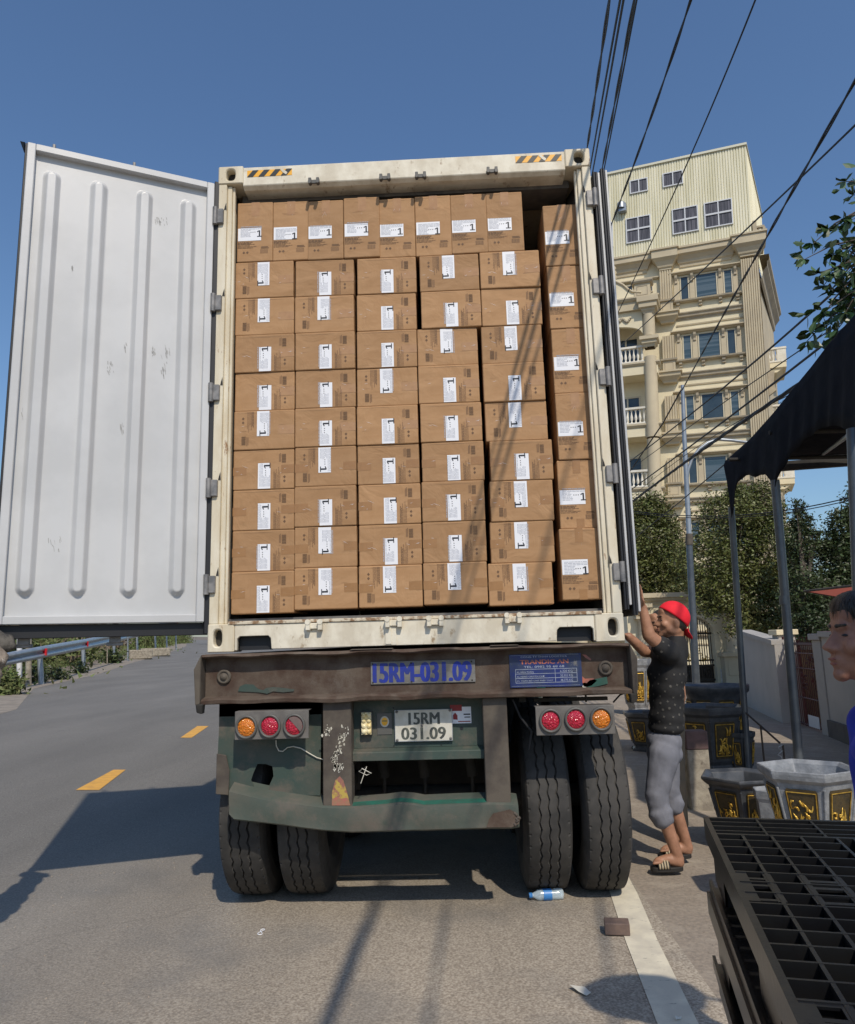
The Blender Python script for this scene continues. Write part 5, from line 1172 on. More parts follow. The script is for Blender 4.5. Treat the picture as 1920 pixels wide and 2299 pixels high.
# ================================================================== BIG HOUSE (own frame: x along the front, y into the house, z up)
BX = Vector((.9398,-.3391,-.0415)).normalized(); BZ = Vector((.0453,.0019,.999)); BZ = (BZ-BX*BZ.dot(BX)).normalized(); BYv = BZ.cross(BX)
BA = Vector((16.878, 36.0, -.61)); BM = Matrix((BX, BYv, BZ)).transposed().to_4x4(); BM.translation = BA
hs = thing('apartment_house', 'tall cream house with stone pilasters, balconies and corrugated metal top storeys', 'house', BA); hs.rotation_euler = BM.to_euler()
def bl(mb, name, mat, par=None, **k): return mb.build(name, mat, par or hs, local=True, **k)
sh = bpy.data.materials.new('corrugated_cream'); sh.use_nodes = True; t = sh.node_tree; b = t.nodes['Principled BSDF']; tc = t.nodes.new('ShaderNodeTexCoord')
nz = t.nodes.new('ShaderNodeTexNoise'); nz.inputs['Scale'].default_value = .9; mp = t.nodes.new('ShaderNodeMapping'); mp.inputs['Scale'].default_value = (3,1,.25); t.links.new(tc.outputs['Object'], mp.inputs[0]); t.links.new(mp.outputs[0], nz.inputs[0])
cr2 = t.nodes.new('ShaderNodeValToRGB'); cr2.color_ramp.elements[0].color = (.66,.62,.43,1); cr2.color_ramp.elements[0].position = .35; cr2.color_ramp.elements[1].color = (.78,.74,.56,1); cr2.color_ramp.elements[1].position = .65
t.links.new(nz.outputs[0], cr2.inputs[0]); t.links.new(cr2.outputs[0], b.inputs['Base Color']); b.inputs['Roughness'].default_value = .55
FX0 = -16.0; D7 = 9.0
# side wall flares outwards to the back
sidex = lambda y, x0=.48: x0+y*.13
def slab(x0, x1, y0, y1, z0, z1): mb = MB(); mb.box(x0, x1, y0, y1, z0, z1); return mb
# main walls
mb = MB(); mb.prism([(FX0,0,-.3), (-.45,0,-.3), (sidex(D7,.3),D7,-.3), (FX0,D7,-.3)], (0,0,25.0)); bl(mb, 'wall', m_stucco)
# wide pilasters with vertical flutes
def fluted(x0, x1, y, z0, z1, nm='pilaster', n=7):
    mb = MB(); pts = []; w_ = (x1-x0)/n
    for i in range(n):
        a = x0+i*w_; pts += [(a+w_*.06,y), (a+w_*.62,y), (a+w_*.70,y+.05), (a+w_*.96,y+.05)]
    pts = [(x0,.3)]+pts+[(x1,y), (x1,.3)]
    mb.prism([(p[0],p[1],z0) for p in pts], (0,0,z1-z0)); return bl(mb, nm, m_stone)
fluted(-.47, .48, -.35, -.2, 23.45, n=8)
def moulding(x0, x1, z0, prof, nm='cornice', y0=.0, mat=None, ret=None):
    """prof: (out, dz) pairs from the bottom up; stands out from y0 towards the viewer, mitred round the ends"""
    mb = MB(); rows = []
    for o_, dz in prof: rows.append([(x0-(o_ if ret != 'R' else 0), y0+.6, z0+dz), (x0-(o_ if ret != 'R' else 0), y0-o_, z0+dz), (x1+(o_ if ret != 'L' else 0), y0-o_, z0+dz), (x1+(o_ if ret != 'L' else 0), y0+.6, z0+dz)])
    mb.grid(rows, False); mb.add(rows[-1], [(0,1,2,3)]); mb.add(rows[0], [(0,1,2,3)]); return bl(mb, nm, mat or m_stone)
CP = [(0,0), (.06,.02), (.08,.18), (.16,.26), (.20,.42), (.34,.62), (.46,.70), (.48,.72), (.48,1.02), (.55,1.04), (.55,1.16)]
CAPP = [(.0,0), (.03,.01), (.03,.10), (.10,.16), (.14,.28), (.24,.48), (.38,.62), (.42,.66), (.42,1.12), (.50,1.14), (.50,1.24)]
moulding(-.45, .5, 23.58, CAPP, 'capital', -.35)
moulding(-4.95, -4.3, 23.58, CAPP, 'capital', -.30)
moulding(FX0, -5.8, 23.68, CP); moulding(-3.75, -1.0, 23.68, CP)
mb = slab(FX0, .9, -.4, 2, 24.75, 24.80); bl(mb, 'roof_slab', m_stoned)
# windows
def window(x0, x1, z0, z1, nm='window', y=-.03, fr=.07, mull=(), trans=(), mat=None, par=None, pane=None, depth=.10):
    w_ = MB(); t_ = fr
    w_.box(x0, x1, y-.03, y+.05, z0, z0+t_); w_.box(x0, x1, y-.03, y+.05, z1-t_, z1); w_.box(x0, x0+t_, y-.03, y+.05, z0+t_, z1-t_); w_.box(x1-t_, x1, y-.03, y+.05, z0+t_, z1-t_)
    for x in mull: w_.box(x-t_*.5, x+t_*.5, y-.028, y+.04, z0+t_, z1-t_)
    for z in trans: w_.box(x0+t_, x1-t_, y-.035, y+.03, z-t_*.8, z+t_*.8)
    o = bl(w_, nm, mat or m_wframe, par); p = MB(); p.box(x0+t_, x1-t_, y+.015, y+.028, z0+t_, z1-t_); bl(p, 'pane', pane or m_glass, o); return o
m_glassb = M('glass_with_blind', (.05,.085,.11), (.10,.14,.17), 1.1, .15, stretch=(.1,.1,6), lo=.48, hi=.56, spec=.4)
m_sframe = M('stone_window_frame', (.62,.55,.40), rough=.8)
for k in range(6):
    dz = -3.72*k; z0, z1 = 21.56+dz, 23.12+dz
    for i, (a, b_) in enumerate(((-3.85,-3.34), (-2.99,-1.77), (-1.44,-.94))):
        window(a, b_, z0, z1, fr=.06, mat=m_sframe, pane=m_glassb if (k+i) % 3 else m_glass)
    for x in (-4.06, -3.165, -1.605, -.78):      # strips between the windows with scroll brackets
        mb = slab(x-.14, x+.14, -.07, .02, z0, z1+.06); bl(mb, 'window_strip', m_stone)
        mb = MB(); mb.prism([(x-.07,-.071,z1+.04), (x-.07,-.24,z1+.04), (x-.07,-.22,z1-.10), (x-.07,-.12,z1-.28), (x-.07,-.14,z1-.42), (x-.07,-.071,z1-.46)], (.14,0,0)); bl(mb, 'bracket', m_stoned)
    moulding(-4.2, -.62, z1+.07, [(0,0), (.12,.01), (.20,.07), (.30,.10), (.30,.16)], 'window_hood', 0, m_stone)
    moulding(-4.12, -.60, z0-.16, [(.06,0), (.22,.02), (.28,.06), (.30,.14)], 'window_sill', 0, m_stoned)
    for x in (-4.0, -2.75, -1.65, -.72):
        mb = MB(); mb.prism([(x-.09,-.001,z0-.16), (x-.09,-.22,z0-.16), (x-.09,-.20,z0-.27), (x-.09,-.10,z0-.33), (x-.09,-.13,z0-.42), (x-.09,-.001,z0-.48)], (.18,0,0)); bl(mb, 'sill_bracket', m_stoned)
    mb = slab(-4.1, -.5, -.04, .01, z0-1.0, z0-.5); bl(mb, 'frieze_panel', m_stucco)
    moulding(-4.08, -.47, z0-1.22, [(.0,0), (.05,.02), (.05,.10), (.16,.16), (.18,.28), (.26,.36), (.26,.42)], 'belt_course', 0, m_stoned, ret='x')
    moulding(-4.08, -.47, z0-1.60, [(.0,0), (.05,.02), (.07,.10)], 'belt_course', 0, m_stone, ret='x')
    # narrow pilaster left of the window bay, one length a storey with its own cap
    zb = z0-.95 if k else z0+.2; fluted(-4.98, -4.28, -.30, zb-1.9 if 0 else z0-.66, z1+.0 if k else 23.58, n=5)
    moulding(-4.98, -4.28, z0-1.36, [(.02,0), (.05,.12), (.14,.22), (.26,.34), (.28,.52), (.36,.56), (.36,.66)], 'pilaster_cap', -.30, m_stone)
    mb = slab(-4.98, -4.28, -.36, .2, z0-.68, z0-.05); bl(mb, 'pedestal', m_stone)
    mb = MB()
    for q_ in ((-4.88,-4.38,z0-.16,z0-.12), (-4.88,-4.38,z0-.62,z0-.58), (-4.88,-4.84,z0-.58,z0-.16), (-4.42,-4.38,z0-.58,z0-.16)): mb.box(q_[0], q_[1], -.375, -.3605, q_[2], q_[3])
    bl(mb, 'pedestal_panel', m_stoned)
    moulding(-4.98, -4.28, z0-.04, [(0,0), (.10,.02), (.12,.12)], 'pedestal_cap', -.36, m_stoned)
    # portico to the left: columns, balcony slab, balustrade
    bx0, bx1 = -10.4, -5.25; yb = -1.3; zs = 16.80-3.72*(k-1)
    if k >= 1:
        mb = slab(bx0, bx1+.05, yb-.05, .3, zs, zs+.5); bl(mb, 'balcony_slab', m_stucco)
        moulding(bx0, bx1, zs+.5, [(.02,0), (.10,.06), (.18,.14), (.18,.22)], 'slab_moulding', yb, m_stone)
        mb = MB(); zb_ = zs+.84
        mb.box(bx0, bx1-.5, yb-.10, yb+.10, zb_-.08, zb_+.0); mb.box(bx0, bx1-.5, yb-.12, yb+.12, zb_+.80, zb_+.92)
        x = bx0+.12
        while x < bx1-.62:
            mb.lathe([(.075,0), (.05,.06), (.035,.10), (.085,.26), (.075,.36), (.035,.56), (.03,.66), (.06,.72), (.07,.80)], (x, yb, zb_), 8); x += .235
        bl(mb, 'balustrade', M('white_balustrade', (.78,.75,.66), (.66,.62,.52), 2, .7))
        mb = MB(); mb.box(-9.0, -6.5, .0, .012, zs+.75, zs+2.9); 
        o = window(-7.9, -6.35, zs+.9, zs+2.85, 'balcony_door', fr=.09, mull=(-7.1,), mat=m_sframe)
        window(-9.6, -8.4, zs+.9, zs+2.85, 'balcony_door', fr=.09, mull=(-9.0,), mat=m_sframe)
for x in (-5.60, -9.9):
    for k in range(6):
        z0 = 20.4-3.72*k; zz = z0-3.72+.1
        mb = MB()
        if k == 0: mb.lathe([(.34,z0-1.35), (.33,z0)], (x,-1.3,0), 20); bl(mb, 'column', m_stone); mb = MB(); mb.lathe([(.36,16.2), (.34,z0-2.6)], (x,-1.3,0), 20)
        else: mb.lathe([(.38,zz-.1), (.36,z0-.1)], (x,-1.3,0), 20)
        bl(mb, 'column', m_stone)
    for z, pr in ((20.40, [(.30,0), (.34,.10), (.42,.2), (.42,.28), (.56,.34), (.56,.60), (.66,.66), (.66,.95)]), (17.80+.55, [(.30,0), (.36,.12), (.46,.2), (.46,.34), (.58,.40), (.58,.60)])):
        mb = MB(); mb.lathe([(r_*1.28, dz) for r_, dz in pr]+[(.001,pr[-1][1])], (x,-1.3,z), 4, 'z', False, math.pi/4); bl(mb, 'capital', m_stone)
# entablature, arch and curved gable on the portico
mb = slab(-10.4, -5.2, -1.55, .0, 20.75, 21.25); bl(mb, 'entablature', m_stone); moulding(-10.4, -5.15, 21.25, [(.0,0), (.12,.06), (.2,.16), (.2,.24)], 'entablature_moulding', -1.55, m_stone)
mb = MB(); arch = [(-9.5,17.9), (-9.5,19.35)]+[(-7.75-1.75*math.cos(a), 19.35+.55*math.sin(a)) for a in [math.pi*i/12 for i in range(1, 12)]]+[(-6.0,19.35), (-6.0,17.9)]
mb.prism([(-9.55,-1.35,20.74), (-9.55,-1.35,19.3)]+[(x,-1.35,z) for x, z in arch[1:-1]]+[(-5.95,-1.35,19.3), (-5.95,-1.35,20.74)], (0,.25,0)); bl(mb, 'arch', m_stucco)
mb = MB(); rr3 = random.Random(6)
for s_ in (-1, 1):
    for j in range(9): t_ = j/8; ell(mb, (-7.35+s_*(.1+.62*t_), -1.40, 20.25+.12*math.sin(t_*7)), (.11-.05*t_, .06, .10-.04*t_), None, 7)
bl(mb, 'carved_ornament', m_stoned)
gp = [(-10.2,21.5), (-10.2,21.65), (-9.4,21.75), (-8.8,22.1), (-8.3,22.65), (-7.9,22.85), (-7.5,22.80), (-7.0,22.45), (-6.7,22.1), (-6.45,21.9), (-5.95,21.78), (-5.95,21.5)]
mb = MB(); mb.prism([(x+.0,-1.45,z) for x, z in gp], (0,.2,0)); g_ = bl(mb, 'gable', m_stucco)
mb = MB(); mb.tube([(x,-1.48,z+.03) for x, z in gp[1:-1]], .07, 6); bl(mb, 'gable_moulding', m_stone, g_)
mb = MB(); mb.lathe([(.25,0), (.14,.15), (.26,.3), (.12,.45), (.22,.6), (.10,.78), (.18,.9), (.02,1.15)], (-7.55,-1.35,22.8), 12); bl(mb, 'finial', m_stone, g_)
mb = slab(-6.35, -5.45, -1.5, -.8, 21.49, 22.35); o = bl(mb, 'pedestal', m_stone); mb = MB()
for q_ in ((-6.22,-5.58,22.18,22.22), (-6.22,-5.58,21.62,21.66), (-6.22,-6.18,21.66,22.18), (-5.62,-5.58,21.66,22.18)): mb.box(q_[0], q_[1], -1.52, -1.5005, q_[2], q_[3])
bl(mb, 'panel_frame', m_stoned, o); moulding(-6.35, -5.45, 22.35, [(0,0), (.1,.03), (.16,.12), (.16,.2)], 'pedestal_cap', -1.5, m_stoned)
window(-7.35, -6.55, 21.7, 23.1, fr=.07, mat=m_sframe); window(-5.95, -5.40, 22.45, 23.1, fr=.06, mat=m_sframe); mb = slab(-6.5, -6.15, -.08, .01, 21.6, 23.3); bl(mb, 'window_strip', m_stone)
moulding(-10, -5.2, 23.2, [(0,0), (.12,.01), (.2,.08), (.2,.14)], 'window_hood', 0, m_stone)
# side cornice, balconies and stone seen past the corner
mb = MB(); pr = [(.0,22.5), (.10,22.6), (.16,22.95), (.42,23.3), (.42,23.55), (.55,23.7), (.55,24.0)]
mb.grid([[(sidex(y)+o_, y, z) for y in (.6, D7)] for o_, z in pr], False); mb.grid([[(sidex(y)+o_, y, z) for o_ in (0,.55)] for y, z in ((.6,24.0), (D7,24.0))], False); bl(mb, 'side_cornice', m_stoned)
mb = MB(); mb.prism([(.3,.0,-.2), (sidex(D7),D7,-.2), (sidex(D7)-.3,D7,-.2), (.2,.4,-.2)], (0,0,24)); bl(mb, 'side_wall', m_stone)
for k in range(4):
    z0 = 18.75-3.72*k-.2; ya, yb2 = 5.0, 7.6; xa, xb = .95, 1.98
    mb = MB(); mb.box(xa-.2, xb, ya, yb2, z0, z0+.35); mb.prism([(xa-.2,ya+.1,z0), (xb-.15,ya+.1,z0), (xb-.55,ya+.1,z0-.28), (xa-.2,ya+.1,z0-.28)], (0,yb2-ya-.2,0)); o = bl(mb, 'side_balcony', m_stucco)
    mb = MB(); mb.box(xa-.2, xb+.03, ya-.03, yb2, z0+.351, z0+.45); mb.box(xa-.2, xb+.05, ya-.05, ya+.16, z0+1.20, z0+1.32); mb.box(xb-.16, xb+.05, ya+.17, yb2, z0+1.20, z0+1.32); mb.box(xb-.50, xb+.02, ya-.02, ya+.14, z0+.451, z0+1.199)
    for i in range(4): mb.lathe([(.06,0), (.035,.08), (.08,.26), (.03,.52), (.055,.66), (.06,.75)], (xa-.12+.21*i, ya+.06, z0+.45), 8)
    for i in range(8): mb.lathe([(.06,0), (.035,.08), (.08,.26), (.03,.52), (.055,.66), (.06,.75)], (xb-.06, ya+.35+.28*i, z0+.45), 8)
    bl(mb, 'balustrade', M('white_balustrade', (.78,.75,.66)), o)
    mb = MB(); mb.prism([(sidex(3)-.1,3.0,z0-.9), (sidex(3)+.28,3.0,z0-.9), (sidex(3)+.20,3.0,z0-1.6), (sidex(3)+.30,3.0,z0-2.1), (sidex(3)-.1,3.0,z0-2.4)], (0,.3,0)); bl(mb, 'bracket', m_stoned)
    if k in (1,):
        mb = MB(); r5 = random.Random(5)
        for _ in range(160): c_ = Vector((r5.uniform(xa,xb), ya+r5.uniform(0,1.2), z0+1.32+r5.uniform(0,.28))); a = Vector((r5.gauss(0,1), r5.gauss(0,1), r5.gauss(0,1))).normalized()*.07; b_ = a.cross(Vector((r5.gauss(0,1),.3,1))).normalized()*.03; mb.add([c_-a, c_+b_, c_+a, c_-b_], [(0,1,2,3)])
        bl(mb, 'balcony_plants', m_leafd, o, fixn=False)
# metal sheeted storeys on top
mb = MB(); pts = []; x = FX0; p_ = .152
while x < .18: pts += [(x,-.42), (x+p_*.62,-.42), (x+p_*.72,-.375), (x+p_*.9,-.375)]; x += p_
pts = [q_ for q_ in pts if q_[0] < .18]+[(.2,-.42)]
n = len(pts); mb.grid([[(q_[0], q_[1], z) for q_ in pts] for z in (24.82, 30.62)], False)
sd2 = []; y = -.42
while y < 8: sd2 += [(.2+(y+.42)*.135, y), (.2+(y+.42)*.135, y+.1), (.2+(y+.42)*.135-.03, y+.12), (.2+(y+.42)*.135-.03, y+.2)]; y += .22
mb.grid([[(q_[0], q_[1], z) for q_ in sd2] for z in (24.82, 30.62)], False)
o = bl(mb, 'metal_storeys', sh)
mb = MB(); mb.prism([(FX0,-.50,30.60), (.24,-.50,30.60), (1.42,8.2,30.60), (FX0,8.2,30.60)], (0,0,.14)); bl(mb, 'metal_roof', M('roof_trim', (.66,.64,.50), rough=.5), o)
for a, b_, z0, z1, bg_ in ((-6.52,-5.43,28.93,29.84,0), (-4.56,-3.37,28.92,29.85,0), (-6.83,-5.35,25.64,27.32,1), (-4.11,-2.63,25.68,27.34,1), (-2.29,-.73,25.69,27.35,1), (-9.2,-7.62,25.62,27.3,1), (-9.0,-8.0,28.9,29.8,0)):
    window(a, b_, z0, z1, 'attic_window', y=-.46, fr=.065, mull=((a+b_)/2,), trans=((z0+z1)/2+.03,) if bg_ else (), pane=m_curt, par=hs)
mb = MB(); mb.lathe([(.26,0), (.26,.35), (.22,.42), (.001,.45)], (-7.05,-.62,27.95), 14); mb.box(-7.2,-6.75,-.75,-.44,27.75,28.25); bl(mb, 'vent_hood', m_galv, o)
mb = MB()
for x in (.42, .62, .82): mb.lathe([(.06,0), (.035,.08), (.08,.26), (.03,.52), (.055,.66), (.06,.75)], (x,.4,24.85), 8)
mb.box(.3, .95, .3, .5, 25.6, 25.72); mb.box(.28,.5,-.3,.6,24.81,25.75); mb.box(.85,1.0,.3,.5,24.81,25.6); bl(mb, 'roof_balustrade', m_stoned)

# ================================================================== GATE HOUSE, WALLS, RED GATE
GY = 25.5
gt = thing('gateway', 'cream stuccoed gateway with columns and an arched iron gate, below the tree', 'gateway', (9.5, GY, gz(9.5)))
def gx_(u): return at(u, 1300, y=GY).x
g0 = -.45
mb = MB(); mb.box(7.0, 8.05, GY, GY+.7, g0, 2.75); mb.build('wall', m_stucco, gt)
mb = MB(); mb.box(10.35, 11.45, GY, GY+.7, g0, 2.75); mb.build('wall', m_stucco, gt)
xa, xb = 8.05, 10.35; zsp = 1.55; mb = MB(); arc = [(xa+(xb-xa)/2-(xb-xa)/2*math.cos(math.pi*i/16), zsp+.75*math.sin(math.pi*i/16)) for i in range(17)]
mb.prism([(xa,GY,2.75)]+[(x,GY,z) for x, z in arc]+[(xb,GY,2.75)], (0,.7,0)); mb.build('arch_wall', m_stucco, gt)
mb = MB()
for o_, z0, z1 in ((.10,2.75,2.87), (.22,2.871,2.98), (.34,2.981,3.16)): mb.box(6.9-o_, 10.0+o_, GY-o_, GY+.8, z0, z1)
mb.build('cornice', m_stone, gt)
mb = MB()
for o_, z0, z1 in ((.08,2.75,2.85), (.18,2.851,2.95)): mb.box(10.46, 11.45+o_, GY-o_, GY+.8, z0, z1)
mb.build('cornice', m_stone, gt)
for cx in (7.55, 10.92):
    mb = MB(); mb.box(cx-.42, cx+.42, GY-.45, GY-.001, g0, .62); mb.box(cx-.50, cx+.50, GY-.52, GY-.001, .621, .78); mb.box(cx-.30,cx+.30,GY-.47,GY-.4505,-.1,.5); mb.build('pedestal', m_stone, gt, bevel=.02)
    mb = MB(); mb.lathe([(.25,.78), (.25,.86), (.20,.92), (.19,1.5), (.17,2.05), (.22,2.10), (.22,2.16)], (cx,GY-.22,0), 16); mb.build('column', m_stone, gt)
    mb = MB(); mb.box(cx-.30, cx+.30, GY-.48, GY-.001, 2.161, 2.26); 
    for i in range(12): ell(mb, (cx-.24+.48*(i % 4)/3, GY-.32, 2.34+.12*(i//4)), (.09,.09,.09), None, 6)
    mb.box(cx-.36, cx+.36, GY-.50, GY-.001, 2.60, 2.749); mb.build('capital', m_stone, gt)
mb = MB(); mb.box(xb+.11, 11.44, GY-.03, GY-.001, g0, .15); mb.build('marble_base', M('white_marble', (.7,.68,.64), (.5,.49,.47), 5, .4), gt)
mb = MB()
for i in range(25):
    x = xa+.05+(xb-xa-.1)*i/24; zt_ = zsp+.72*math.sqrt(max(0, 1-((x-(xa+xb)/2)/((xb-xa)/2))**2)); mb.box(x-.015, x+.015, GY+.30, GY+.33, g0+.1, zt_)
for z in (-.3, .25, .45, 1.5): mb.box(xa, xb, GY+.28, GY+.335, z, z+.07)
for i in range(5): c_ = (xa+.3+i*.43, GY+.29, .02); mb.tube([(c_[0]+.14*math.cos(a), c_[1], c_[2]+.14*math.sin(a)) for a in [2*math.pi*j/12 for j in range(13)]], .02, 5)
ig = mb.build('iron_gate', m_iron, gt); mb = MB(); mb.box(xa+.02, xb-.02, GY+.36, GY+.37, g0, .25); mb.box((xa+xb)/2-.05, (xa+xb)/2+.05, GY+.27, GY+.34, g0, zsp+.7); mb.build('gate_plate', M('brown_iron', (.06,.04,.025), rough=.5), ig)
mb = MB(); r6 = random.Random(9)
for i in range(26):
    x = r6.uniform(xa+.15, xb-.15); z = r6.uniform(.5, 1.6); a = r6.uniform(0, 6); mb.tube([(x+.09*math.cos(a+j*.8)*(1-j*.1), GY+.27, z+.09*math.sin(a+j*.8)*(1-j*.1)) for j in range(6)], .014, 5)
mb.build('gold_scrolls', m_gold, ig)
GBX = at(1683, 1400, y=8.7).x
# long boundary wall running towards the viewer on the right, red gate let into it
def wseg(name, A, B, zt0, zt1, mat, th=.22, label=None, cat='wall'):
    A, B = Vector(A), Vector(B); d = (B-A).normalized(); n_ = Vector((d.y, -d.x, 0)); n_ = n_ if n_.x > 0 else -n_
    t_ = thing(name, label, cat, (A.x, A.y, gz(A.x)))
    mb = MB(); ga, gb = gz(A.x)-.05, gz(B.x)-.05
    mb.add([(A.x,A.y,ga), (B.x,B.y,gb), (B.x,B.y,zt1), (A.x,A.y,zt0)]+[tuple(Vector(p)+n_*th) for p in ((A.x,A.y,ga), (B.x,B.y,gb), (B.x,B.y,zt1), (A.x,A.y,zt0))], [(0,1,2,3), (4,5,6,7), (0,1,5,4), (2,3,7,6), (1,2,6,5), (0,3,7,4)]); mb.build('wall_face', mat, t_)
    mb = MB(); e = n_*-.05; q_ = [A+e, B+e, B+n_*(th+.05), A+n_*(th+.05)]; zz = [zt0, zt1, zt1, zt0]; mb.add([(p.x,p.y,z+.002) for p, z in zip(q_, zz)]+[(p.x,p.y,z+.09) for p, z in zip(q_, zz)], [(0,1,2,3), (4,5,6,7), (0,1,5,4), (1,2,6,5), (2,3,7,6), (3,0,4,7)]); mb.build('coping', m_wallw, t_)
    return t_, A, B, n_
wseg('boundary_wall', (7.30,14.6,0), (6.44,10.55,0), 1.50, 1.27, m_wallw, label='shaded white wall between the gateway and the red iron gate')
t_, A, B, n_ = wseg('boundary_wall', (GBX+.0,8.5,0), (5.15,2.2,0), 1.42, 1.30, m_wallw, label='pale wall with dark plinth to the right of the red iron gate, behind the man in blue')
mb = MB(); pa, pb = A-n_*.06, B-n_*.06; mb.add([(pa.x,pa.y,gz(pa.x)), (pb.x,pb.y,gz(pb.x)), (pb.x,pb.y,.14), (pa.x,pa.y,.06), (A.x,A.y,.06), (B.x,B.y,.14)], [(0,1,2,3), (3,2,5,4)]); mb.build('plinth', m_wallb, t_)
gp_ = thing('gate_pillar', 'pale square gate pillar at the right side of the red iron gate', 'pillar', (6.12, 8.5, gz(6.12)))
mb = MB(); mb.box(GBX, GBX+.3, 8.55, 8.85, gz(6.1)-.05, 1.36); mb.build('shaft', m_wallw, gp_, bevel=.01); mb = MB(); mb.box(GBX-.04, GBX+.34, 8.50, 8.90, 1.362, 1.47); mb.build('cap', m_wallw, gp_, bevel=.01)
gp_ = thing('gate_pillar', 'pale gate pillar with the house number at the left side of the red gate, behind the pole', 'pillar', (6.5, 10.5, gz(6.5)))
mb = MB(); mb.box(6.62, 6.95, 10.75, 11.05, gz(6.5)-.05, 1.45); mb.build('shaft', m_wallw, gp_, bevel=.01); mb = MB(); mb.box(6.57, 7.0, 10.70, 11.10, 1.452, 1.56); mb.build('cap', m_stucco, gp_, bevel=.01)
rg = thing('iron_gate', 'dark red wrought iron gate in the white boundary wall', 'gate', (6.3, 9.4, gz(6.3)))
GA, GB = at(1616,1400,y=10.6), at(1680,1400,y=8.95); GA.z = GB.z = 0; lr = lambda t, z, o_=0: Vector((GA.x+(GB.x-GA.x)*t+o_, GA.y+(GB.y-GA.y)*t, z))
mb = MB(); zb_ = gz(6.3)+.03
for i in range(19): t = i/18; mb.tube([lr(t, zb_), lr(t, 1.36 if i % 2 else 1.42)], .008 if i % 9 else .022, 5)
for z in (zb_+.03, .32, .85, 1.12, 1.3): mb.tube([lr(0,z), lr(1,z)], .018, 6)
r7 = random.Random(4)
for i in range(30):
    t, z = r7.uniform(.05,.95), r7.choice([r7.uniform(.3,.85), r7.uniform(.85,1.1)]); a = r7.uniform(0,6); mb.tube([lr(t+.045*math.cos(a+j), z+.055*math.sin(a+j), -.01) for j in range(6)], .008, 4)
rb_ = mb.build('gate_bars', m_gred, rg)
mb = MB(); mb.tube([lr(0,1.28), lr(1,1.28)], .02); mb.build('top_rail', m_gred, rg)
mb = MB(); q_ = [lr(.62,zb_+.02,-.03), lr(.93,zb_+.02,-.03), lr(.93,zb_+.22,-.03), lr(.62,zb_+.22,-.03)]; mb.poly(q_); mb.build('notice_plate', m_wframe, rg, solid=.01)
mb = MB(); mb.box(7.3, 8.8, 8.9, 13.2, -.4, 1.15)
yh = thing('yard_shed', 'low tan outbuilding behind the red iron gate', 'shed', (8,9,-.3)); mb.build('wall', M('yard_wall', (.50,.36,.22), (.42,.30,.18), 1, .85), yh); mb = MB(); mb.box(7.2,8.9,8.8,13.3,1.151,1.25); mb.build('roof', m_stoned, yh)

# ================================================================== TREES
def leaves(mb, rnd, blobs, n, s, shell=.55, flat=.3, shape=4):
    tot = sum(b[1][0]*b[1][1]+b[1][0]*b[1][2] for b in blobs)
    for c_, r_ in blobs:
        k = int(n*(r_[0]*r_[1]+r_[0]*r_[2])/tot); c_ = Vector(c_)
        lumps = [Vector((rnd.gauss(0,1), rnd.gauss(0,1), rnd.gauss(0,1))).normalized()*rnd.uniform(.75,1.12) for _ in range(44)]
        while k > 0:
            L_ = rnd.choice(lumps); d = (L_*.88+Vector((rnd.gauss(0,.17), rnd.gauss(0,.17), rnd.gauss(0,.13)))); 
            if d.length > 1.2: d = d.normalized()*rnd.uniform(.95, 1.2)
            if rnd.random() < .2: d = Vector((rnd.gauss(0,.5), rnd.gauss(0,.5), rnd.gauss(0,.5)))
            p = c_+Vector((d.x*r_[0], d.y*r_[1], d.z*r_[2]))
            for _ in range(3):
                q_ = p+Vector((rnd.gauss(0,s*1.3), rnd.gauss(0,s*1.3), rnd.gauss(0,s*1.3))); a = Vector((rnd.gauss(0,1), rnd.gauss(0,1), rnd.gauss(0,.7))).normalized(); b_ = a.cross(Vector((rnd.gauss(0,1), rnd.gauss(0,1), rnd.gauss(0,1)))).normalized(); ss = s*rnd.uniform(.6,1.3)
                if shape == 4: mb.add([q_-a*ss, q_+b_*ss*.42, q_+a*ss, q_-b_*ss*.42], [(0,1,2,3)])
                else: mb.add([q_-a*ss, q_-a*ss*.35+b_*ss*.40, q_+a*ss*.35+b_*ss*.42, q_+a*ss, q_+a*ss*.35-b_*ss*.42, q_-a*ss*.35-b_*ss*.40], [(0,1,2,3,4,5)])
                k -= 1
def tree(c_, trunk_h, blobs, n, s, mat, label, tr_=.16, seed=1, group=None):
    rnd = random.Random(seed); t_ = thing('tree', label, 'tree', c_, group); c_ = Vector(c_)
    mb = MB(); top = c_+Vector((rnd.uniform(-.2,.2), rnd.uniform(-.2,.2), trunk_h)); mb.tube([c_+Vector((0,0,-.1)), c_.lerp(top,.4)+Vector((.05,0,0)), top], [tr_*1.25, tr_, tr_*.75], 10)
    for b_ in blobs:
        e = Vector(b_[0]); mid = top.lerp(e,.5)+Vector((0,0,.1)); mb.tube([top+Vector((0,0,-.15)), mid, e], [tr_*.6, tr_*.35, tr_*.12], 7)
        for _ in range(5):
            f_ = e+Vector((rnd.uniform(-.7,.7)*b_[1][0], rnd.uniform(-.7,.7)*b_[1][1], rnd.uniform(-.3,.8)*b_[1][2])); mb.tube([mid, mid.lerp(f_,.6), f_], [tr_*.25, tr_*.14, tr_*.05], 5)
    mb.build('trunk', m_bark, t_)
    mb = MB(); leaves(mb, rnd, blobs, n, s); mb.build('crown', mat, t_, fixn=False); return t_
def B(u, v, y, ru, rv, ry=None):
    p = at(u, v, y=y); a = (at(u+ru, v, y=y)-p).length; b_ = (at(u, v-rv, y=y)-p).length; return ((p.x,p.y,p.z), (a, ry or a*.8, b_))
G = lambda u, v, y: (at(u, v, y=y).x, y, gz(at(u, v, y=y).x))
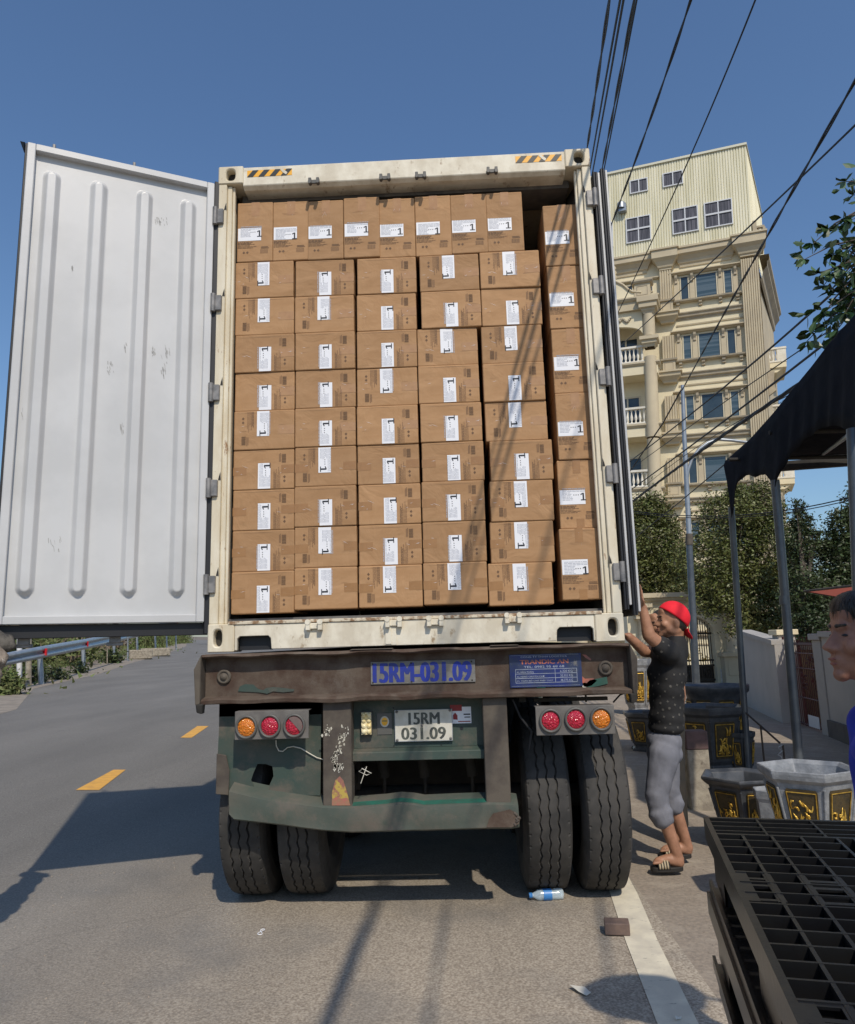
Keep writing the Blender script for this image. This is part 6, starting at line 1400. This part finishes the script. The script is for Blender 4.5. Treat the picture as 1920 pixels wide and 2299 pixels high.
tree(G(1330,1300,27.5), 2.6, [B(1330,1110,27.5,62,75), B(1300,1180,27.5,50,50), B(1372,1165,27.3,50,52), B(1345,1055,27.8,30,45), B(1400,1195,26.8,45,38), B(1318,1060,27.8,35,40)], 26000, .075, m_leaf, 'green tree left of the street lamp, behind the gateway cornice', seed=2)
tree(G(1535,1330,22.5), 2.4, [B(1500,1090,22.5,80,75), B(1555,1045,22.8,48,50), B(1580,1130,22.5,80,85), B(1450,1160,22.0,65,70), B(1520,1210,22.0,85,60), B(1620,1190,22.2,60,75), B(1448,1220,21.6,42,42), B(1540,1270,21.5,60,40), B(1610,1270,21.5,60,45), B(1560,1008,22.8,22,22), B(1515,1030,22.8,35,32)], 52000, .062, m_leaf, 'big green tree filling the space between the street lamp and the canopy pole', tr_=.2, seed=3)
tree(G(1652,1300,19), 1.8, [B(1635,1150,19.5,30,60), B(1645,1225,19,48,62), B(1645,1075,19.5,20,24), B(1640,1050,19.5,12,24), B(1665,1290,18.5,40,40), B(1662,1120,19.5,26,12), B(1668,1095,19.5,14,9)], 15000, .055, m_leafd, 'narrow dark conifer-like tree right of the thick canopy pole', seed=4)
tree(G(1765,1300,20), 2.5, [B(1742,1090,20,44,52), B(1765,1040,20.3,34,45), B(1718,1165,20,46,52), B(1790,1120,20,60,90), B(1750,1220,19.5,70,60), B(1700,1128,20,24,20)], 26000, .065, m_leafd, 'dark leafy tree at the right edge below the canopy beam', seed=5)
# branches of a near tree leaning in from the right, broad leaves
nt_ = thing('tree', 'near tree with broad dark leaves reaching in at the right edge above the canopy', 'tree', (5.6, 1.2, gz(5.6)))
rnd = random.Random(12); mb = MB(); lf = MB(); trunk = [Vector((5.6,1.2,-.2)), Vector((5.5,1.3,2.2)), Vector((5.2,1.4,4.0)), Vector((4.9,1.5,5.4))]
mb.tube(trunk, [.16,.14,.10,.07], 10)
tips = [((1650,532),1.5), ((1668,500),1.6), ((1700,470),1.5), ((1735,372),1.7), ((1748,450),1.5), ((1680,560),1.4), ((1700,600),1.5), ((1690,640),1.4), ((1668,680),1.5), ((1655,700),1.5), ((1730,520),1.8), ((1740,590),1.6), ((1735,640),1.4), ((1715,680),1.6), ((1750,560),1.3), ((1750,400),1.6), ((1770,470),1.6), ((1780,540),1.5), ((1775,610),1.6), ((1720,555),1.5), ((1710,520),1.6), ((1745,610),1.7), ((1690,585),1.6), ((1725,620),1.5), ((1748,500),1.6),((1712,650),1.7),((1738,560),1.4)]
def leaf(q_, a, ss, rnd):
    b_ = a.cross(Vector((rnd.gauss(0,1), rnd.gauss(0,1), rnd.gauss(0,1)))).normalized(); n_ = a.cross(b_); w_ = .26
    lf.add([q_, q_+a*ss*.35+b_*ss*w_*.8+n_*ss*.05, q_+a*ss*.7+b_*ss*w_+n_*ss*.04, q_+a*ss*1.05-n_*ss*.06, q_+a*ss*.7-b_*ss*w_+n_*ss*.04, q_+a*ss*.35-b_*ss*w_*.8+n_*ss*.05, q_+a*ss*.6-n_*ss*.02], [(0,1,6), (1,2,6), (2,3,6), (3,4,6), (4,5,6), (5,0,6)])
for (u, v), y in tips:
    e = at(u, v, y=y); st = trunk[2].lerp(trunk[3], rnd.random())+Vector((rnd.uniform(-.1,.1),)*3); mid = st.lerp(e,.55)+Vector((0,0,.18)); path = [st, mid, e.lerp(mid,.3)+Vector((0,0,.05)), e]; mb.tube(path, [.022,.012,.007,.003], 5)
    for k in range(30):
        t = rnd.uniform(.35, 1); q_ = (mid.lerp(e, (t-.35)/.65))+Vector((rnd.gauss(0,.07), rnd.gauss(0,.09), rnd.gauss(0,.07))) if k > 5 else e
        a = (e-mid).normalized()*.6+Vector((rnd.gauss(0,.6), rnd.gauss(0,.6), rnd.gauss(-.15,.6))); leaf(q_, a.normalized(), rnd.uniform(.07,.125), rnd)
mb.build('trunk', m_bark, nt_); lf.build('crown', m_leafn, nt_, fixn=False)

# ================================================================== LEFT VERGE: crash barrier, posts, weeds, rubble
top_r = [(-60,1354), (0,1343), (47,1332), (203,1306), (294,1285), (364,1270), (420,1258)]; bot_r = [(-60,1378), (0,1367), (19,1363), (226,1320.5), (294,1303), (364,1284), (420,1272)]
base_r = [(-30,1430), (37,1413.6), (87,1404), (174,1378), (236,1359), (283,1347), (320,1340), (343,1336), (362,1333)]
gd = thing('crash_barrier', 'galvanised roadside crash barrier with red reflectors along the left of the road', 'crash barrier', gl(87,1404))
Ps = [gl(u, v) for u, v in base_r]; tops = []; bots = []
for (u, v), p in zip(base_r, Ps): tops.append(at(u, pl_i(top_r, u), y=p.y)); bots.append(at(u, pl_i(bot_r, u), y=p.y))
mb = MB(); rows = []
fo = Vector((.10, -.05, 0))
dense = [(a, b, i) for i, (a, b) in enumerate(zip(tops, bots))]
for a, b, i in dense:
    rows.append([a.lerp(b, t)+fo*o_*1.6 for t, o_ in ((0,.15), (.10,.9), (.22,1), (.34,.9), (.45,.1), (.55,.1), (.66,.9), (.78,1), (.90,.9), (1,.15))])
mb.grid(rows, True); mb.build('rail', m_galv, gd, solid=.02)
for i, (p, a, b) in enumerate(zip(Ps, tops, bots)):
    if i == 1: continue
    mb = MB(); mb.tube([p+Vector((-.05,.05,-.1)), a+Vector((-.12,.05,-.1))], .085, 10); mb.build('post', m_galv, gd)
    if i: mb = MB(); c_ = a.lerp(b,.5)+fo*1.3+Vector((-.0,0,0)); mb.box(c_.x-.02,c_.x+.10,c_.y-.12,c_.y-.06,c_.z-.11,c_.z+.11); mb.build('reflector', m_refl, gd)
for u, v in ((118,1352-0), (203,1328)):
    pass
def mpost(u0, v0, v1, r, mat, label, nm='marker_post', cat='post', y=None):
    p = gl(u0, v0) if y is None else Vector(G(u0, v0, y)); t_ = tag(MB().tube([p+Vector((0,0,-.1)), at(u0, v1, y=p.y)], r, 10).build(nm, mat), label, cat)
mpost(40, 1411, 1287, .075, M('white_post_paint', (.7,.7,.7), (.5,.5,.48), 4, .6), 'white roadside post in front of the crash barrier at the far left')
mpost(59, 1404, 1287, .09, m_conc, 'grey concrete post behind the crash barrier, next to the white post', 'concrete_post')
mpost(220, 1362, 1300, .03, m_conc, 'thin grey stake under the crash barrier', 'stake')
mpost(262, 1356, 1285, .05, m_galv, 'slim steel post right of the barrier centre', 'steel_post')
# concrete blocks lying on the verge
for (u, v, lx, lab) in ((288,1352,1.5,'pale concrete block on the verge, left one of two'), (318,1346,2.2,'longer pale concrete block on the verge, right one of two')):
    p = gl(u, v); mb = MB(); mb.box(-lx/2, lx/2, -.5, .5, 0, .62); mb.xf(Matrix.Translation(p) @ Matrix.Rotation(R(24), 4, 'Z')); tag(mb.build('concrete_block', m_conc, bevel=.06), lab, 'block')
# bundled cloth hanging in at the left edge
st = thing('hanging_cloth', 'dusty brown bundled cloth hanging at the outer lower corner of the open left door', 'cloth', at(-20,1320,y=-.55)); m_cl = M('dusty_cloth', (.30,.25,.20), (.17,.14,.115), 9, .95, bump=.02, bsc=22, c3=(.50,.46,.40), t3=.58, s3=40)
mb = MB(); chain(mb, [at(-14,1336,y=-.56), at(-42,1400,y=-.68), at(-95,1500,y=-.85), at(-160,1610,y=-1.0)], [.06,.085,.115,.10]); cap(mb, at(0,1340,y=-.55), at(-16,1375,y=-.6), .04, .06); fuse(mb, 'cloth', m_cl, st, .012, 2, lambda c_: c_+Vector((.012*math.sin(c_.z*60), .01*math.sin(c_.x*70), .008*math.sin(c_.y*50+c_.z*40))))
mb = MB(); cap(mb, at(-30,1296,y=-.55), at(6,1322,y=-.53), .050, .048); cap(mb, at(18,1308,y=-.52), at(27,1326,y=-.52), .022, .018); fuse(mb, 'dark_fold', M('oily_cloth', (.03,.028,.026), (.11,.10,.085), 16, .8, bump=.01, bsc=30), st, .009, 2)
# weeds and dry reeds
def tufts(name, pts, n, h, s, mat, seed=1, spread=(1,1), label=None):
    rnd = random.Random(seed); mb = MB()
    for _ in range(n):
        (a, b_) = rnd.choice(pts); p = a.lerp(b_, rnd.random())+Vector((rnd.gauss(0,spread[0]), rnd.gauss(0,spread[1]), 0)); p.z = gz(p.x)+rnd.random()**1.6*h
        a_ = Vector((rnd.gauss(0,.7), rnd.gauss(0,.7), abs(rnd.gauss(0,1)))).normalized(); c_ = a_.cross(Vector((rnd.gauss(0,1), rnd.gauss(0,1), .1))).normalized(); ss = s*rnd.uniform(.5,1.4); mb.add([p-c_*ss*.25, p+c_*ss*.25, p+a_*ss], [(0,1,2)])
    return tag(mb.build(name, mat, fixn=False), kind='stuff')
Ea = [gl(u, v) for u, v in ((-20,1432), (37,1410), (95,1396), (174,1374), (236,1356), (290,1345), (330,1338), (362,1332))]; segs = list(zip(Ea, Ea[1:]))
segs2 = [(a+Vector((-1.7,0,0)), b_+Vector((-1.7,0,0))) for a, b_ in segs]
tufts('weeds', segs2, 5000, .28, .13, m_grass, 1, (.35, .3))
back = [(a+Vector((-5,2,0)), b_+Vector((-5,2,0))) for a, b_ in segs]
tufts('weeds', back, 2500, .4, .2, m_grass, 2, (2.2, 1.5))
far = [(a+Vector((-14,8,0)), b_+Vector((-14,8,0))) for a, b_ in segs]
tufts('dry_reeds', far, 30000, 2.6, .6, m_reed, 3, (2.2, 3))
tufts('verge_bushes', [(gl(345,1333)+Vector((-3,0,0)), gl(362,1328)+Vector((-3,0,0))), (gl(362,1328)+Vector((-3,0,0)), gl(385,1322)+Vector((-4,0,0))), (gl(385,1322)+Vector((-4,0,0)), gl(400,1319)+Vector((-4,6,0)))], 12000, 1.9, .35, m_grass, 4, (.7, 1.2))
def bush(u, v, r, n, s, mat, label, seed, h=1):
    p = gl(u, v); mb = MB(); rnd = random.Random(seed); leaves(mb, rnd, [((p.x,p.y,p.z+r*.5*h), (r,r,r*.6*h)), ((p.x+.4*r,p.y,p.z+r*.3*h), (r*.6,r*.6,r*.5*h))], n, s); return tag(mb.build('bush', mat, fixn=False), label, 'bush', 'bushes on the left verge')
bush(4,1424,.42,1300,.08,m_grass,'bright green bush at the far left edge of the road, under the hanging cloth',1)
bush(64,1400,.45,700,.07,m_leafd,'dark weedy bush between the white post and the first barrier post',2)
bush(110,1394,.42,600,.07,m_leafd,'low bush just right of the first barrier post',3,.7)
bush(160,1381,.35,400,.07,m_leafd,'thin tall weed bush before the second barrier post',4)
bush(225,1360,.6,600,.11,m_leafd,'bush left of the concrete blocks',5)
mb = MB(); p = gl(135,1372); leaves(mb, random.Random(9), [((p.x-4,p.y+4,p.z+.7),(3.0,2.0,.8))], 3500, .16); tag(mb.build('bush', m_grass, fixn=False), 'wide yellow green bush seen under the crash barrier', 'bush', 'bushes on the left verge')
# huts far behind the reeds
hh_ = thing('hut', 'low brown brick hut with small windows behind the dry reeds', 'hut', gl(95,1352)); p = gl(80,1366)+Vector((-9,6,0))
mb = MB(); mb.box(p.x-4, p.x+3, p.y, p.y+5, p.z-.2, p.z+3.4); mb.build('wall', m_brick_wall, hh_); mb = MB(); mb.prism([(p.x-4.4,p.y-.4,p.z+3.4), (p.x+3.4,p.y-.4,p.z+3.4), (p.x+3.4,p.y+5.4,p.z+4.2), (p.x-4.4,p.y+5.4,p.z+4.2)], (0,0,.12)); mb.build('roof', m_rust2, hh_)
for x in (-2.6, .2): mb = MB(); mb.box(p.x+x, p.x+x+1.0, p.y-.05, p.y-.005, p.z+1.4, p.z+2.5); mb.build('window', m_dark, hh_)
# distant tree belt on the left and ahead
for i, (x, y, s_) in enumerate(((-60,95,6), (-75,120,8), (-95,150,9), (-45,140,8), (40,90,7), (55,70,6.5), (30,120,9), (70,110,8))):
    tree((x, y, gz(x)), s_*.5, [((x,y,gz(x)+s_), (s_*.8,s_*.7,s_*.62)), ((x+s_*.6,y,gz(x)+s_*.75), (s_*.5,s_*.5,s_*.45))], 2600, .42, m_leafd if i % 2 else m_leaf, f"distant tree in the belt behind the road, {['first','second','third','fourth','fifth','sixth','seventh','eighth'][i]} of the belt", tr_=.3, seed=20+i, group='distant trees')

# ================================================================== SMALL THINGS ON THE ROAD
bk = at(1269, 1921, z=0); mb = MB(); mb.box(-.063,.063,-.045,.045,.009,.066); mb.xf(Matrix.Translation((bk.x, bk.y+.03, 0)) @ Matrix.Rotation(R(-8), 4, 'Z')); bko = tag(mb.build('brick', m_brick, bevel=.005, segs=2), 'brown brick lying on the road beside the white edge line', 'brick')
bt = at(1124, 1836, z=.03); bo = thing('water_bottle', 'crushed clear water bottle with blue label and cap in front of the tyre', 'bottle', (bt.x, bt.y, 0)); bo.rotation_euler = (0, 0, R(6))
mb = MB(); mb.lathe([(.012,-.095), (.014,-.085), (.029,-.060), (.032,-.045), (.028,-.02), (.032,0), (.029,.03), (.032,.06), (.031,.085), (.02,.092)], (0,0,.034), 14, 'x'); mb.build('bottle_body', m_plbot, bo, local=True)
mb = MB(); mb.lathe([(.015,-.112), (.015,-.094), (.001,-.0935)], (0,0,.034), 12, 'x'); mb.lathe([(.001,-.1125), (.015,-.112)], (0,0,.034), 12, 'x'); mb.build('cap', m_blab, bo, local=True)
mb = MB(); mb.lathe([(.0325,-.03), (.0330,.02)], (0,0,.034), 14, 'x'); mb.build('label', m_blab, bo, local=True)
def scrap(nm, pts, mat, label, cat='litter', z=.012):
    mb = MB(); P_ = [at(u, v, z=z) for u, v in pts]; P_[0].z += .012; P_[-1].z += .006; mb.poly(P_); tag(mb.build(nm, mat, solid=.0015, fixn=False), label, cat)
scrap('paper_scrap', [(1169,2026), (1182,2022), (1199,2024), (1212,2036), (1203,2042), (1186,2036)], m_paper, 'torn pale paper scrap on the road near the bottom')
scrap('foil_scrap', [(1385,2090), (1392,2086), (1399,2084), (1397,2090), (1387,2094)], m_paper, 'tiny white scrap beyond the end of the white line')
scrap('wrapper', [(248,1573), (259,1571), (268,1572), (260,1576), (250,1576)], m_orange, 'small orange wrapper just above the yellow dash')
scrap('paper_scrap', [(28,1777), (40,1776), (40,1779), (28,1780)], m_label, 'white speck of paper on the road at the left edge')
mb = MB(); c0 = at(536, 1912, z=.004); mb.tube([c0+Vector((.012*math.sin(2*a), .024*math.cos(a)*1.6, .002+.002*math.sin(a))) for a in [2*math.pi*j/24 for j in range(25)]], .0022, 5); tag(mb.build('string_loop', m_label, fixn=False), 'white loop of string lying on the road at lower left', 'string')
mb = MB(); rs = random.Random(17)
for _ in range(900):
    x, y = rs.uniform(-2.5, 2.6), rs.uniform(-1.6, 3.5); s_ = rs.uniform(.0015,.005)
    if x > 1.9 and y < -1.5: continue
    mb.add([(x-s_,y-s_,gz(x)+.004), (x+s_,y-s_*.7,gz(x)+.004), (x+s_*.7,y+s_,gz(x)+.004), (x-s_,y+s_*.8,gz(x)+.004), (x,y,gz(x)+.005+s_)], [(0,1,4), (1,2,4), (2,3,4), (3,0,4)])
tag(mb.build('grit', m_pave, fixn=False), kind='stuff')
